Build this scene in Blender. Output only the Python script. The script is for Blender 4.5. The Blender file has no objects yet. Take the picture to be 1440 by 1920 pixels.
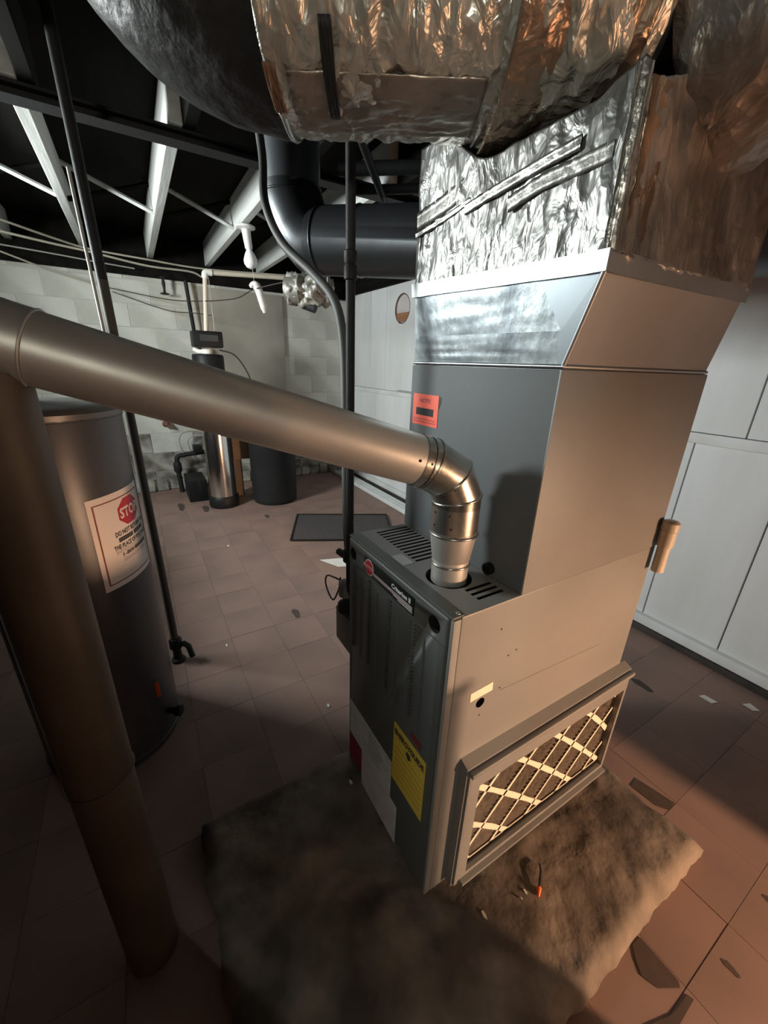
import bpy, bmesh, math, random
from mathutils import Vector, Matrix, noise
random.seed(7)
scn = bpy.context.scene
COL = scn.collection
V = Vector

# ------------------------------------------------------------------ camera
CAM = V((0.904, -0.4408, 1.3717))
YAW, PITCH, ROLL, FPX = -1.0221, -0.3585, 0.0346, 740.5
fw = V((math.sin(YAW)*math.cos(PITCH), math.cos(YAW)*math.cos(PITCH), math.sin(PITCH)))
rt = V((math.cos(YAW), -math.sin(YAW), 0)); up = rt.cross(fw)
R_ = math.cos(ROLL)*rt + math.sin(ROLL)*up
U_ = -math.sin(ROLL)*rt + math.cos(ROLL)*up
cd = bpy.data.cameras.new('camera'); cam = bpy.data.objects.new('camera', cd); COL.objects.link(cam)
cam.matrix_world = Matrix(((R_.x, U_.x, -fw.x, CAM.x), (R_.y, U_.y, -fw.y, CAM.y), (R_.z, U_.z, -fw.z, CAM.z), (0, 0, 0, 1)))
cd.sensor_fit = 'VERTICAL'; cd.sensor_height = 24.0; cd.lens = FPX/1920*24.0; cd.clip_start = 0.02
scn.camera = cam

# ------------------------------------------------------------------ world, light, exposure
w = bpy.data.worlds.new('World'); scn.world = w; w.use_nodes = True
w.node_tree.nodes['Background'].inputs[0].default_value = (0.6, 0.7, 0.8, 1)
w.node_tree.nodes['Background'].inputs[1].default_value = 0.003
vs = scn.view_settings
vs.view_transform = 'Standard'; vs.look = 'None'; vs.gamma = 1; vs.use_curve_mapping = False
vs.exposure = 0.0

def area(name, loc, size, power, color, direction):
    l = bpy.data.lights.new(name, 'AREA'); l.shape = 'RECTANGLE'; l.size, l.size_y = size
    l.energy = power; l.color = color
    o = bpy.data.objects.new(name, l); COL.objects.link(o); o.location = loc
    o.rotation_euler = V(direction).to_track_quat('-Z', 'Y').to_euler()
    return o
# daylight entering through the small basement windows in the left wall (out of frame)
area('window_daylight', (-1.55, -1.87, 1.86), (1.0, 0.42), 165, (0.92, 0.985, 0.97), (0.12, 1, -0.12))
area('window_daylight', (2.65, -1.87, 1.86), (0.8, 0.36), 62.0, (1.0, 0.96, 0.82), (-0.6, 1, 0.1))
LAMP = V((2.9, 1.38, 0.72)); LAMP_W = 520

# ------------------------------------------------------------------ materials
MATS = {}
def M(name, col, rough=0.6, metal=0.0, col2=None, vs_=6.0, var=0.5, bump=0.0, bs=40.0, stretch=(1, 1, 1), rvar=0.0, emit=0, detail=6, spec=None, lo=.35, hi=.65):
    if name in MATS: return MATS[name]
    m = bpy.data.materials.new(name); m.use_nodes = True
    nt = m.node_tree; b = nt.nodes['Principled BSDF']
    b.inputs['Roughness'].default_value = rough; b.inputs['Metallic'].default_value = metal
    if spec is not None: b.inputs['Specular IOR Level'].default_value = spec
    c1 = (*col, 1); b.inputs['Base Color'].default_value = c1
    tc = nt.nodes.new('ShaderNodeTexCoord'); mp = nt.nodes.new('ShaderNodeMapping')
    mp.inputs['Scale'].default_value = stretch; nt.links.new(tc.outputs['Object'], mp.inputs['Vector'])
    if col2 is None: col2 = tuple(c*(1-0.35*var) for c in col)
    n = nt.nodes.new('ShaderNodeTexNoise'); n.inputs['Scale'].default_value = vs_; n.inputs['Detail'].default_value = detail
    nt.links.new(mp.outputs[0], n.inputs['Vector'])
    r = nt.nodes.new('ShaderNodeValToRGB')
    r.color_ramp.elements[0].position = lo; r.color_ramp.elements[1].position = hi
    r.color_ramp.elements[0].color = c1; r.color_ramp.elements[1].color = (*col2, 1)
    nt.links.new(n.outputs['Fac'], r.inputs[0]); nt.links.new(r.outputs[0], b.inputs['Base Color'])
    if rvar:
        mr = nt.nodes.new('ShaderNodeMapRange'); mr.inputs[3].default_value = max(.02, rough-rvar); mr.inputs[4].default_value = min(1, rough+rvar)
        nt.links.new(n.outputs['Fac'], mr.inputs[0]); nt.links.new(mr.outputs[0], b.inputs['Roughness'])
    if bump:
        n2 = nt.nodes.new('ShaderNodeTexNoise'); n2.inputs['Scale'].default_value = bs; n2.inputs['Detail'].default_value = 5
        nt.links.new(mp.outputs[0], n2.inputs['Vector'])
        bp = nt.nodes.new('ShaderNodeBump'); bp.inputs['Strength'].default_value = bump; bp.inputs['Distance'].default_value = 0.01
        nt.links.new(n2.outputs['Fac'], bp.inputs['Height']); nt.links.new(bp.outputs[0], b.inputs['Normal'])
    if emit:
        b.inputs['Emission Color'].default_value = c1; b.inputs['Emission Strength'].default_value = emit
    MATS[name] = m
    return m

paint_grey = M('furnace_paint', (0.235, 0.23, 0.22), 0.52, 0.12, vs_=3, var=.35, bump=.03, bs=200)
door_paint = M('door_paint', (0.10, 0.108, 0.10), 0.5, 0.05, vs_=4, var=.3, bump=.03, bs=250)
coil_paint = M('coil_paint', (0.195, 0.205, 0.21), 0.42, 0.12, vs_=2.2, var=.3, bump=.02, bs=150)
galv = M('galvanised', (0.36, 0.375, 0.385), 0.42, 0.9, col2=(0.40, 0.42, 0.43), vs_=9, rvar=.1, bump=.05, bs=18)
galv_crinkle = M('galvanised_spangle', (0.44, 0.48, 0.50), 0.38, 0.85, col2=(0.17, 0.195, 0.21), vs_=16, rvar=.12, bump=.3, bs=22, detail=9, stretch=(1, 1, .55))
pipe_metal = M('flue_metal', (0.60, 0.585, 0.55), 0.44, 0.65, col2=(0.50, 0.485, 0.455), vs_=5, rvar=.06, bump=.02, bs=60)
pipe_bright = M('flue_metal_bright', (0.66, 0.65, 0.62), 0.26, 0.95, col2=(0.42, 0.41, 0.38), vs_=12, rvar=.1, bump=.06, bs=25)
def FOIL(name, col, col2, rough=.3, metal=.85, sc=30.0, st=(1, 1, 1), strength=.75):
    m = M(name, col, rough, metal, col2=col2, vs_=7, rvar=.08)
    nt = m.node_tree; b = nt.nodes['Principled BSDF']; mp = [n for n in nt.nodes if n.type == 'MAPPING'][0]
    mp2 = nt.nodes.new('ShaderNodeMapping'); mp2.inputs['Scale'].default_value = st
    nt.links.new(mp.outputs[0], mp2.inputs['Vector'])
    na = nt.nodes.new('ShaderNodeTexNoise'); na.inputs['Scale'].default_value = sc; na.inputs['Detail'].default_value = 3; na.inputs['Distortion'].default_value = 1.2
    vo = nt.nodes.new('ShaderNodeTexVoronoi'); vo.feature = 'F1'; vo.inputs['Scale'].default_value = sc*1.7
    nt.links.new(mp2.outputs[0], na.inputs['Vector']); nt.links.new(mp2.outputs[0], vo.inputs['Vector'])
    ad = nt.nodes.new('ShaderNodeMath'); ad.operation = 'MULTIPLY_ADD'; ad.inputs[1].default_value = .55
    nt.links.new(vo.outputs['Distance'], ad.inputs[0]); nt.links.new(na.outputs['Fac'], ad.inputs[2])
    bp = nt.nodes.new('ShaderNodeBump'); bp.inputs['Strength'].default_value = strength; bp.inputs['Distance'].default_value = .012
    nt.links.new(ad.outputs[0], bp.inputs['Height']); nt.links.new(bp.outputs[0], b.inputs['Normal'])
    return m
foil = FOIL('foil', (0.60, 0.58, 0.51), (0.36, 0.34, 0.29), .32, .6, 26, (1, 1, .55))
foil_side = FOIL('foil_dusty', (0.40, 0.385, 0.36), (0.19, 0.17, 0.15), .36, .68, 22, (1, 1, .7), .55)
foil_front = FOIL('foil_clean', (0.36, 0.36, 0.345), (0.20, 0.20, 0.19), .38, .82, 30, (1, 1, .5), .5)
foil_tape = M('foil_tape', (0.50, 0.50, 0.48), 0.28, 0.95, col2=(0.36, 0.36, 0.34), vs_=14, bump=.25, bs=40)
kraft = M('kraft', (0.16, 0.085, 0.05), 0.85, vs_=20)
black = M('black_plastic', (0.010, 0.010, 0.011), 0.5, vs_=10, spec=.25)
void = M('dark_void', (0.004, 0.004, 0.004), 0.95)  # near-black colour stands for the shade inside holes and open ends
iron = M('black_iron', (0.022, 0.022, 0.023), 0.6, 0.2, spec=.25, vs_=20, bump=.1, bs=60)
hose = M('grey_hose', (0.085, 0.087, 0.085), 0.6, vs_=12)
duct_dark = M('dark_duct', (0.085, 0.09, 0.095), 0.36, 0.75, vs_=4, rvar=.06, bump=.05, bs=20)
wood_white = M('whitewashed_wood', (0.55, 0.56, 0.54), 0.75, vs_=6, col2=(0.40, 0.41, 0.39), stretch=(.25, 3, 3), bump=.15, bs=20)
wood_dark = M('dark_wood_and_shade', (0.010, 0.009, 0.008), 0.95, spec=.08, vs_=4, col2=(0.005, 0.0045, 0.004), stretch=(.4, 3, 3))  # dark timber; on the near joists it stands for shade
block = M('whitewashed_block', (0.62, 0.62, 0.56), 0.85, vs_=2.2, col2=(0.47, 0.465, 0.41), bump=.3, bs=30)
block_low = M('damp_block', (0.42, 0.41, 0.37), 0.9, vs_=6, col2=(0.13, 0.115, 0.095), bump=.5, bs=18)
mortar = M('mortar', (0.55, 0.56, 0.52), 0.9, vs_=8, bump=.3, bs=40)
board = M('grey_board', (0.36, 0.335, 0.285), 0.7, vs_=1.5, col2=(0.25, 0.23, 0.19), bump=.05, bs=20)
panel_w = M('white_panel', (0.70, 0.715, 0.72), 0.6, vs_=1.6, col2=(0.60, 0.61, 0.60), bump=.03, bs=15, stretch=(3, 1, .5))
seam_d = M('panel_seam', (0.16, 0.16, 0.15), 0.8)
dark_strip = M('dark_plinth', (0.022, 0.018, 0.017), 0.7, vs_=9, col2=(0.05, 0.04, 0.036))
tile_m = M('floor_tile', (0.265, 0.168, 0.134), 0.62, vs_=2.3, col2=(0.20, 0.132, 0.108), bump=.06, bs=12, rvar=.1)
tile_gap = M('floor_slab', (0.12, 0.08, 0.066), 0.9, vs_=10)
concrete = M('pad_concrete', (0.20, 0.16, 0.125), 0.85, vs_=6.5, col2=(0.06, 0.045, 0.034), bump=1.0, bs=16, detail=10, lo=.38, hi=.64)
tank_m = M('heater_enamel', (0.060, 0.058, 0.062), 0.38, 0.25, vs_=3, bump=.02, bs=60)
white_paper = M('white_paper', (0.72, 0.70, 0.66), 0.7, vs_=8, var=.3)
sign_paper = M('sign_paper', (0.70, 0.62, 0.58), 0.6, vs_=5, var=.2)
grey_paper = M('grey_paper', (0.62, 0.60, 0.62), 0.7, vs_=20, col2=(0.52, 0.50, 0.52))
silver_lab = M('silver_label', (0.66, 0.67, 0.67), 0.5, .1, vs_=30, col2=(0.54, 0.55, 0.55))
red_ink = M('red_ink', (0.45, 0.02, 0.035), 0.5)
red_lab = M('red_label', (0.25, 0.02, 0.02), 0.55)
maroon = M('maroon_ink', (0.20, 0.04, 0.035), 0.6)
ink = M('dark_ink', (0.06, 0.055, 0.05), 0.6)
yellow = M('yellow_label', (0.68, 0.50, 0.07), 0.55, vs_=10, var=.2)
orange_lab = M('orange_label', (0.85, 0.11, 0.055), 0.5, vs_=10, var=.15)
orange_dark = M('orange_label_print', (0.40, 0.04, 0.03), 0.5)
white_ink = M('white_ink', (0.75, 0.75, 0.73), 0.5)
black_lab = M('black_label', (0.012, 0.014, 0.014), 0.35)
pvc = M('pvc', (0.62, 0.55, 0.45), 0.4, vs_=12, var=.3)
pvc_white = M('pvc_white', (0.78, 0.76, 0.70), 0.4, vs_=12, var=.2)
porcelain = M('porcelain', (0.78, 0.78, 0.76), 0.25)
bulb_glass = M('frosted_bulb', (0.86, 0.87, 0.88), 0.2)
steel_mirror = M('stainless', (0.70, 0.68, 0.65), 0.16, 1.0, vs_=3, stretch=(1, 1, .2), bump=.05, bs=6)
cord_m = M('cable_sheath', (0.42, 0.39, 0.31), 0.6)
cord_dark = M('dark_cord', (0.03, 0.018, 0.015), 0.6)
cardboard = M('cardboard', (0.36, 0.27, 0.19), 0.85, vs_=6)
mat_rubber = M('mat_rubber', (0.045, 0.038, 0.036), 0.85, vs_=60, col2=(0.07, 0.06, 0.056))
filter_m = M('filter_media', (0.24, 0.19, 0.145), 0.95, vs_=20, bump=.4, bs=60)
filter_card = M('filter_card', (0.88, 0.74, 0.58), 0.7, vs_=30, var=.15)
orange_pl = M('orange_plastic', (0.85, 0.13, 0.02), 0.4)
brown_wood = M('brown_wood', (0.36, 0.17, 0.085), 0.6, stretch=(.3, 4, 4), vs_=8)
pinkish = M('plaster', (0.60, 0.55, 0.54), 0.8)
copper_p = M('grey_tube', (0.42, 0.38, 0.33), 0.5, 0.1, vs_=20)
soot = M('sooty_foil', (0.22, 0.215, 0.20), 0.4, 0.8, vs_=10, bump=.3, bs=30)
foil_void = M('duct_end_dark', (0.02, 0.019, 0.017), 0.9, vs_=20)  # near-black cap closing the duct end

# ------------------------------------------------------------------ mesh helpers
def link(name, me, mat, parent=None, smooth=False, center=True):
    if center and len(me.vertices):
        lo = V((min(v.co[i] for v in me.vertices) for i in range(3))); hi = V((max(v.co[i] for v in me.vertices) for i in range(3)))
        c = (lo+hi)/2
    else: c = V((0, 0, 0))
    if c.length > 0:
        me.transform(Matrix.Translation(-c))
    if mat is not None and len(me.materials) == 0: me.materials.append(mat)
    if smooth is True:
        for p in me.polygons: p.use_smooth = True
    elif smooth:
        for p in me.polygons: p.use_smooth = True
        me.set_sharp_from_angle(angle=math.radians(smooth))
    o = bpy.data.objects.new(name, me); COL.objects.link(o)
    if parent is not None:
        o.parent = parent
        base = world_loc(parent)
        o.location = c - base
    else: o.location = c
    return o
def world_loc(o):
    l = V(o.location)
    while o.parent: o = o.parent; l = l + V(o.location)
    return l
def tag(o, label=None, cat=None, group=None, kind=None):
    if label: o['label'] = label
    if cat: o['category'] = cat
    if group: o['group'] = group
    if kind: o['kind'] = kind
    return o
def thing(name, label, cat, loc, group=None):
    o = bpy.data.objects.new(name, None); COL.objects.link(o); o.location = loc
    o.empty_display_size = .05
    return tag(o, label, cat, group)
def from_py(name, vs_, fs, mat, parent=None, smooth=False):
    me = bpy.data.meshes.new(name); me.from_pydata([tuple(v) for v in vs_], [], fs); me.update()
    return link(name, me, mat, parent, smooth)
def bm_obj(name, bm, mat, parent=None, smooth=False):
    me = bpy.data.meshes.new(name); bmesh.ops.recalc_face_normals(bm, faces=bm.faces); bm.to_mesh(me); bm.free()
    return link(name, me, mat, parent, smooth)
def add_box(bm, lo, hi, rot=None, piv=None):
    lo, hi = V(lo), V(hi)
    vs_ = [bm.verts.new((x, y, z)) for x in (lo.x, hi.x) for y in (lo.y, hi.y) for z in (lo.z, hi.z)]
    for f in ((0, 1, 3, 2), (4, 6, 7, 5), (0, 4, 5, 1), (2, 3, 7, 6), (0, 2, 6, 4), (1, 5, 7, 3)):
        bm.faces.new([vs_[i] for i in f])
    if rot is not None:
        p = V(piv) if piv is not None else (lo+hi)/2
        for v in vs_: v.co = rot @ (v.co-p) + p
    return vs_
def box(name, lo, hi, mat, parent=None, bevel=0, rot=None, seg=2):
    bm = bmesh.new(); add_box(bm, lo, hi, rot)
    if bevel: bmesh.ops.bevel(bm, geom=list(bm.edges), offset=bevel, segments=seg, affect='EDGES', profile=.6)
    return bm_obj(name, bm, mat, parent, smooth=35 if bevel else False)
def catmull(pts, n=6):
    pts = [V(p) for p in pts]; P = [pts[0]*2-pts[1]]+pts+[pts[-1]*2-pts[-2]]; out = []
    for i in range(1, len(P)-2):
        a, b, c, d = P[i-1:i+3]
        for k in range(n):
            t = k/n
            out.append(.5*((2*b)+(c-a)*t+(2*a-5*b+4*c-d)*t*t+(3*b-a-3*c+d)*t**3))
    out.append(pts[-1]); return out
def sweep(pts, r, seg=16, caps=True, disp=None, closed_noise=True):
    pts = [V(p) for p in pts]; n = len(pts)
    rr = r if isinstance(r, (list, tuple)) else [r]*n
    tang = []
    for i in range(n):
        a = pts[max(i-1, 0)]; b = pts[min(i+1, n-1)]; t = (b-a)
        tang.append(t.normalized() if t.length > 1e-9 else (tang[-1] if tang else V((0, 0, 1))))
    ref = V((0, 0, 1)) if abs(tang[0].z) < .9 else V((1, 0, 0))
    nx = tang[0].cross(ref).normalized(); vs_ = []; s = 0
    for i in range(n):
        if i: s += (pts[i]-pts[i-1]).length
        nx = (nx - tang[i]*nx.dot(tang[i])).normalized(); ny = tang[i].cross(nx)
        for k in range(seg):
            a = 2*math.pi*k/seg; d = math.cos(a)*nx+math.sin(a)*ny
            q = rr[i] + (disp(s, a, d, pts[i]) if disp else 0)
            vs_.append(pts[i]+d*q)
    fs = [(i*seg+k, i*seg+(k+1) % seg, (i+1)*seg+(k+1) % seg, (i+1)*seg+k) for i in range(n-1) for k in range(seg)]
    if caps: fs += [tuple(range(seg))[::-1], tuple((n-1)*seg+k for k in range(seg))]
    return vs_, fs
def tube(name, pts, r, mat, parent=None, seg=16, caps=True, disp=None, smooth=50):
    vs_, fs = sweep(pts, r, seg, caps, disp); return from_py(name, vs_, fs, mat, parent, smooth)
def lathe(name, prof, c, mat, parent=None, seg=32, axis=None, smooth=40):
    c = V(c); vs_ = []; n = len(prof)
    ax = V(axis).normalized() if axis is not None else V((0, 0, 1))
    ref = V((0, 0, 1)) if abs(ax.z) < .9 else V((1, 0, 0))
    nx = ax.cross(ref).normalized(); ny = ax.cross(nx)
    for r, z in prof:
        for k in range(seg):
            a = 2*math.pi*k/seg; vs_.append(c+ax*z+(nx*math.cos(a)+ny*math.sin(a))*r)
    fs = [(i*seg+k, i*seg+(k+1) % seg, (i+1)*seg+(k+1) % seg, (i+1)*seg+k) for i in range(n-1) for k in range(seg)]
    fs += [tuple(range(seg))[::-1], tuple((n-1)*seg+k for k in range(seg))]
    return from_py(name, vs_, fs, mat, parent, smooth)
def torus(name, c, ax, R, r, mat, parent=None, seg=40, s2=8):
    c = V(c); ax = V(ax).normalized(); ref = V((0, 0, 1)) if abs(ax.z) < .9 else V((1, 0, 0))
    nx = ax.cross(ref).normalized(); ny = ax.cross(nx); vs_ = []
    for i in range(seg):
        a = 2*math.pi*i/seg; d = nx*math.cos(a)+ny*math.sin(a)
        for k in range(s2):
            b = 2*math.pi*k/s2; vs_.append(c+d*(R+r*math.cos(b))+ax*r*math.sin(b))
    fs = [(i*s2+k, ((i+1) % seg)*s2+k, ((i+1) % seg)*s2+(k+1) % s2, i*s2+(k+1) % s2) for i in range(seg) for k in range(s2)]
    return from_py(name, vs_, fs, mat, parent, True)
def cut(o, cutters, mat=None):
    """real holes: subtract cutter meshes (list of bmesh-built objects) from o, then drop them"""
    for c in cutters:
        md = o.modifiers.new('cut', 'BOOLEAN'); md.operation = 'DIFFERENCE'; md.object = c; md.solver = 'EXACT'; md.material_mode = 'TRANSFER'
    bpy.context.view_layer.update()
    dg = bpy.context.evaluated_depsgraph_get()
    me = bpy.data.meshes.new_from_object(o.evaluated_get(dg)); o.modifiers.clear(); o.data = me
    for c in cutters: bpy.data.objects.remove(c)
def fbm(p, octv=3):
    s = 0; a = 1
    p = V(p)
    for _ in range(octv): s += a*noise.noise(p); p = p*2.03; a *= .5
    return s
def text_mesh(s, size, bold=0.0):
    c = bpy.data.curves.new('t', 'FONT'); c.body = s; c.size = size; c.align_x = 'CENTER'; c.align_y = 'CENTER'; c.offset = bold; c.resolution_u = 2
    o = bpy.data.objects.new('t', c); COL.objects.link(o); bpy.context.view_layer.update()
    me = bpy.data.meshes.new_from_object(o.evaluated_get(bpy.context.evaluated_depsgraph_get()))
    bpy.data.objects.remove(o); return me
def lettering(name, s, size, origin, xdir, ydir, mat, parent, width=None, bold=0.0):
    me = text_mesh(s, size, bold); xd, yd = V(xdir).normalized(), V(ydir).normalized()
    if width:
        xs = [v.co.x for v in me.vertices]; k = width/(max(xs)-min(xs))
    else: k = 1
    for v in me.vertices: v.co = V(origin)+xd*v.co.x*k+yd*v.co.y
    me.materials.clear()
    return link(name, me, mat, parent)

# ================================================================== ROOM SHELL
FAR, RIGHT, LEFT, BACK, CEIL = -3.9, 1.85, -1.9, 3.3, 2.42
floor = box('floor', (FAR-.2, LEFT-.2, -.12), (BACK+.2, RIGHT+.2, -.004), tile_gap); tag(floor, 'tiled basement floor of worn red brown square tiles', 'floor', kind='structure')
# nine inch tiles, laid parallel to the walls
TS = .2286; tiles = []
PX0, PX1, PY0, PY1 = -.05, .77, -.48, .81
for i in range(-21, 11):
    for j in range(-11, 6):
        x0 = .88+i*TS-TS*0; y0 = .467+j*TS
        if x0 < FAR-.1 or x0+TS > BACK+.1 or y0 < LEFT-.1 or y0+TS > RIGHT+.15: continue
        if x0 > PX0+.06 and x0+TS < PX1-.06 and y0 > PY0+.06 and y0+TS < PY1-.06: continue
        c = V((x0+TS/2, y0+TS/2, 0)); d = c-CAM; z = d.dot(fw)
        vis = z > .1 and abs(d.dot(R_)/z) < 1.06 and abs(d.dot(U_)/z) < 1.42
        tiles.append((0 if vis else 1, d.length, c))
tiles.sort(key=lambda t: (t[0], t[1]))
bm = bmesh.new(); g = .0005
add_box(bm, (-TS/2+g, -TS/2+g, -.004), (TS/2-g, TS/2-g, 0))
tme = bpy.data.meshes.new('tile'); bmesh.ops.recalc_face_normals(bm, faces=bm.faces); bm.to_mesh(tme); bm.free(); tme.materials.append(tile_m)
rest = bmesh.new(); fl = V(floor.location)
for n, (vis, d, c) in enumerate(tiles):
    if n < 290 and not vis:
        o = bpy.data.objects.new('tile', tme); COL.objects.link(o); o.parent = floor
        o.location = c - fl + V((0, 0, random.uniform(-.0009, .0006))); o.rotation_euler = (random.uniform(-.0006, .0006), random.uniform(-.0006, .0006), random.uniform(-.002, .002)+random.choice((0, 1, 2, 3))*math.pi/2)
    else:
        add_box(rest, c+V((-TS/2+g, -TS/2+g, -.004)), c+V((TS/2-g, TS/2-g, 0)))
tag(bm_obj('tile_field', rest, tile_m, floor), kind='stuff')
def patch(name, pts, z, mat, parent, th=.0016):
    vs_ = [(x, y, z) for x, y in pts]+[(x, y, z+th) for x, y in pts]; n = len(pts)
    fs = [tuple(range(n))[::-1], tuple(range(n, 2*n))]+[(i, (i+1) % n, n+(i+1) % n, n+i) for i in range(n)]
    return from_py(name, vs_, fs, mat, parent)
gapm = M('broken_tile', (0.07, 0.048, 0.038), 0.9, vs_=30)
tag(patch('broken_tile_patch', [(.775, .462), (.865, .462), (.872, .452), (.845, .405), (.815, .392), (.79, .41), (.772, .43)], .0002, gapm, floor), 'dark brown chipped tile corner')
tag(patch('broken_tile_patch', [(.54, .845), (.535, .89), (.648, .918), (.652, .875), (.62, .852)], .0002, gapm, floor), 'dark gap of missing tile')
tag(patch('broken_tile_patch', [(.886, .455), (.898, .46), (.90, .38), (.875, .30), (.86, .31), (.884, .39)], .0002, gapm, floor), 'dark open joint')
for (x, y, a, b) in [(.30, 1.38, .05, .02), (.10, 1.02, .06, .025), (.2, 1.05, .03, .03), (-3.2, -.25, .12, .03), (-3.05, -.05, .1, .03), (-2.6, .42, .05, .02), (.93, .86, .03, .01), (.92, .60, .02, .008), (-1.0, .15, .05, .02)]:
    patch('floor_stain', [(x+a*math.cos(t*.7)*(1+.25*math.sin(t*3.1)), y+b*math.sin(t*.7)*(1+.3*math.cos(t*2.3))) for t in range(9)], .0003, gapm, floor, .0008)

# far wall: painted concrete block, each block its own piece
wf = box('wall_far', (FAR-.2, LEFT-.2, 0), (FAR-.006, RIGHT+.2, CEIL), mortar); tag(wf, 'whitewashed concrete block wall at the far end', 'wall', kind='structure')
BW, BH = .40, .203
bmesh_block = bmesh.new(); add_box(bmesh_block, (-.01, -BW/2+.002, -BH/2+.002), (.010, BW/2-.002, BH/2-.002))
bmesh.ops.bevel(bmesh_block, geom=list(bmesh_block.edges), offset=.003, segments=1, affect='EDGES')
bme = bpy.data.meshes.new('block'); bmesh_block.to_mesh(bme); bmesh_block.free(); bme.materials.append(block)
bme2 = bme.copy(); bme2.materials.clear(); bme2.materials.append(block_low)
for r in range(11):
    for k in range(10):
        y = LEFT+.1+k*BW+(BW/2 if r % 2 else 0); z = BH/2+r*BH
        if y-BW/2 > RIGHT or z+BH/2 > 2.24: continue
        o = bpy.data.objects.new('block', bme2 if r < 3 else bme); COL.objects.link(o); o.parent = wf
        o.location = V((FAR-.012+random.uniform(-.002, .002)+(random.uniform(-.004, .008) if r < 3 else 0), y, z))-V(wf.location)
tag(box('wall_board', (FAR, .22, .95), (FAR+.045, 1.07, 2.03), board, wf, .004), 'warm grey painted board fixed to the wall')
tag(box('rim_board', (FAR, LEFT, 2.20), (FAR+.03, RIGHT, CEIL), wood_dark, wf), 'dark timber rim board')
tag(box('sill_beam', (FAR, LEFT, 2.06), (FAR+.10, RIGHT, 2.20), wood_dark, wf, .004), 'dark timber sill along the wall top')
# rubble shelf at the foot of the far wall
bm = bmesh.new()
for k in range(26):
    y = -1.3+k*.125; h = .10+.12*abs(noise.noise((k*.7, 0, 3))); dpt = .05+.06*abs(noise.noise((k*.9, 5, 1)))
    add_box(bm, (FAR, y, 0), (FAR+dpt, y+.123, h), Matrix.Rotation(random.uniform(-.06, .06), 3, 'X'))
bmesh.ops.bevel(bm, geom=list(bm.edges), offset=.012, segments=2, affect='EDGES')
tag(bm_obj('rubble_footing', bm, block_low, wf, 40), kind='stuff')

# right wall: white sheet panels with battens
wr = box('wall_right', (FAR-.2, RIGHT+.02, 0), (BACK+.2, RIGHT+.2, CEIL), seam_d); tag(wr, 'white panelled wall behind the furnace', 'wall', kind='structure')
HX, HZ, HR = -2.635, 1.872, .128
seams_up = [FAR, -3.25, -2.92, -2.25, -1.4, -.5, .22, .78, 1.6, 2.4, BACK]
seams_lo = [FAR, -3.1, -2.2, -1.2, -.42, .035, .395, .78, 1.6, 2.4, BACK]
def wall_sheet(x0, x1, z0, z1, hole=False):
    if not hole: return box('wall_sheet', (x0+.003, RIGHT, z0), (x1-.003, RIGHT+.02, z1), panel_w, wr, .0015, seg=1)
    bm = bmesh.new(); o4 = [bm.verts.new((x, RIGHT, z)) for x, z in ((x0+.003, z0), (x1-.003, z0), (x1-.003, z1), (x0+.003, z1))]
    oe = [bm.edges.new((o4[i], o4[(i+1) % 4])) for i in range(4)]
    n = 40; cv = [bm.verts.new((HX+HR*math.cos(2*math.pi*k/n), RIGHT, HZ+HR*math.sin(2*math.pi*k/n))) for k in range(n)]
    ce = [bm.edges.new((cv[i], cv[(i+1) % n])) for i in range(n)]
    r = bmesh.ops.triangle_fill(bm, use_beauty=True, edges=oe+ce)
    ex = bmesh.ops.extrude_face_region(bm, geom=list(bm.faces))
    for v in [e for e in ex['geom'] if isinstance(e, bmesh.types.BMVert)]: v.co.y += .02
    return bm_obj('wall_sheet', bm, panel_w, wr)
for a, b in zip(seams_up, seams_up[1:]): wall_sheet(a, b, 1.113, 2.09, a < HX-HR and b > HX+HR)
for a, b in zip(seams_lo, seams_lo[1:]): wall_sheet(a, b, .085, 1.062)
tag(box('batten_rail', (FAR, RIGHT-.012, 1.062), (BACK, RIGHT+.02, 1.11), panel_w, wr, .003), 'white horizontal batten')
tag(box('rail_shelf', (-2.62, RIGHT-.03, 1.112), (-1.9, RIGHT, 1.128), M('grey_ledge', (.35, .35, .34), .7), wr), 'grey ledge strip on the batten')
tag(box('base_ledge', (FAR, RIGHT-.035, .035), (BACK, RIGHT+.02, .088), panel_w, wr, .004), 'white base ledge')
tag(box('base_plinth', (FAR, RIGHT-.05, 0), (BACK, RIGHT+.02, .033), dark_strip, wr, .003), 'dark plinth strip')
tag(box('top_plate', (FAR, RIGHT-.04, 2.09), (BACK, RIGHT+.02, 2.24), wood_dark, wr, .004), 'dark timber top plate')
# round cut-out in the panel: ring, plaster and a brown wooden board behind
hv = thing('round_opening', 'round cut-out hole in the white wall panel with brown wood inside', 'hole', (HX, RIGHT+.01, HZ))
hv['kind'] = 'structure'
lathe('recess_back', [(HR+.02, 0), (HR+.02, .004)], (HX, RIGHT+.0195, HZ), pinkish, hv, 40, (0, -1, 0))
torus('rim', (HX, RIGHT+.004, HZ), (0, 1, 0), HR, .006, M('rim_brown', (.12, .07, .05), .7), hv)
box('wooden_board', (HX-.105, RIGHT+.002, HZ-.11), (HX+.105, RIGHT+.015, HZ-.035), brown_wood, hv)
# white mouldings lying at the foot of that wall
for k, (y, z) in enumerate([(1.70, .0), (1.655, .0), (1.61, .0)]):
    o = box('white_moulding', (-3.75, y, z), (-1.35, y+.035, z+.045), panel_w, None, .008)
    tag(o, ['white wooden moulding on the floor, nearest the white wall', 'white wooden moulding on the floor, middle of three', 'white wooden moulding on the floor, farthest from the wall'][k], 'moulding', 'mouldings along the wall foot')

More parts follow.
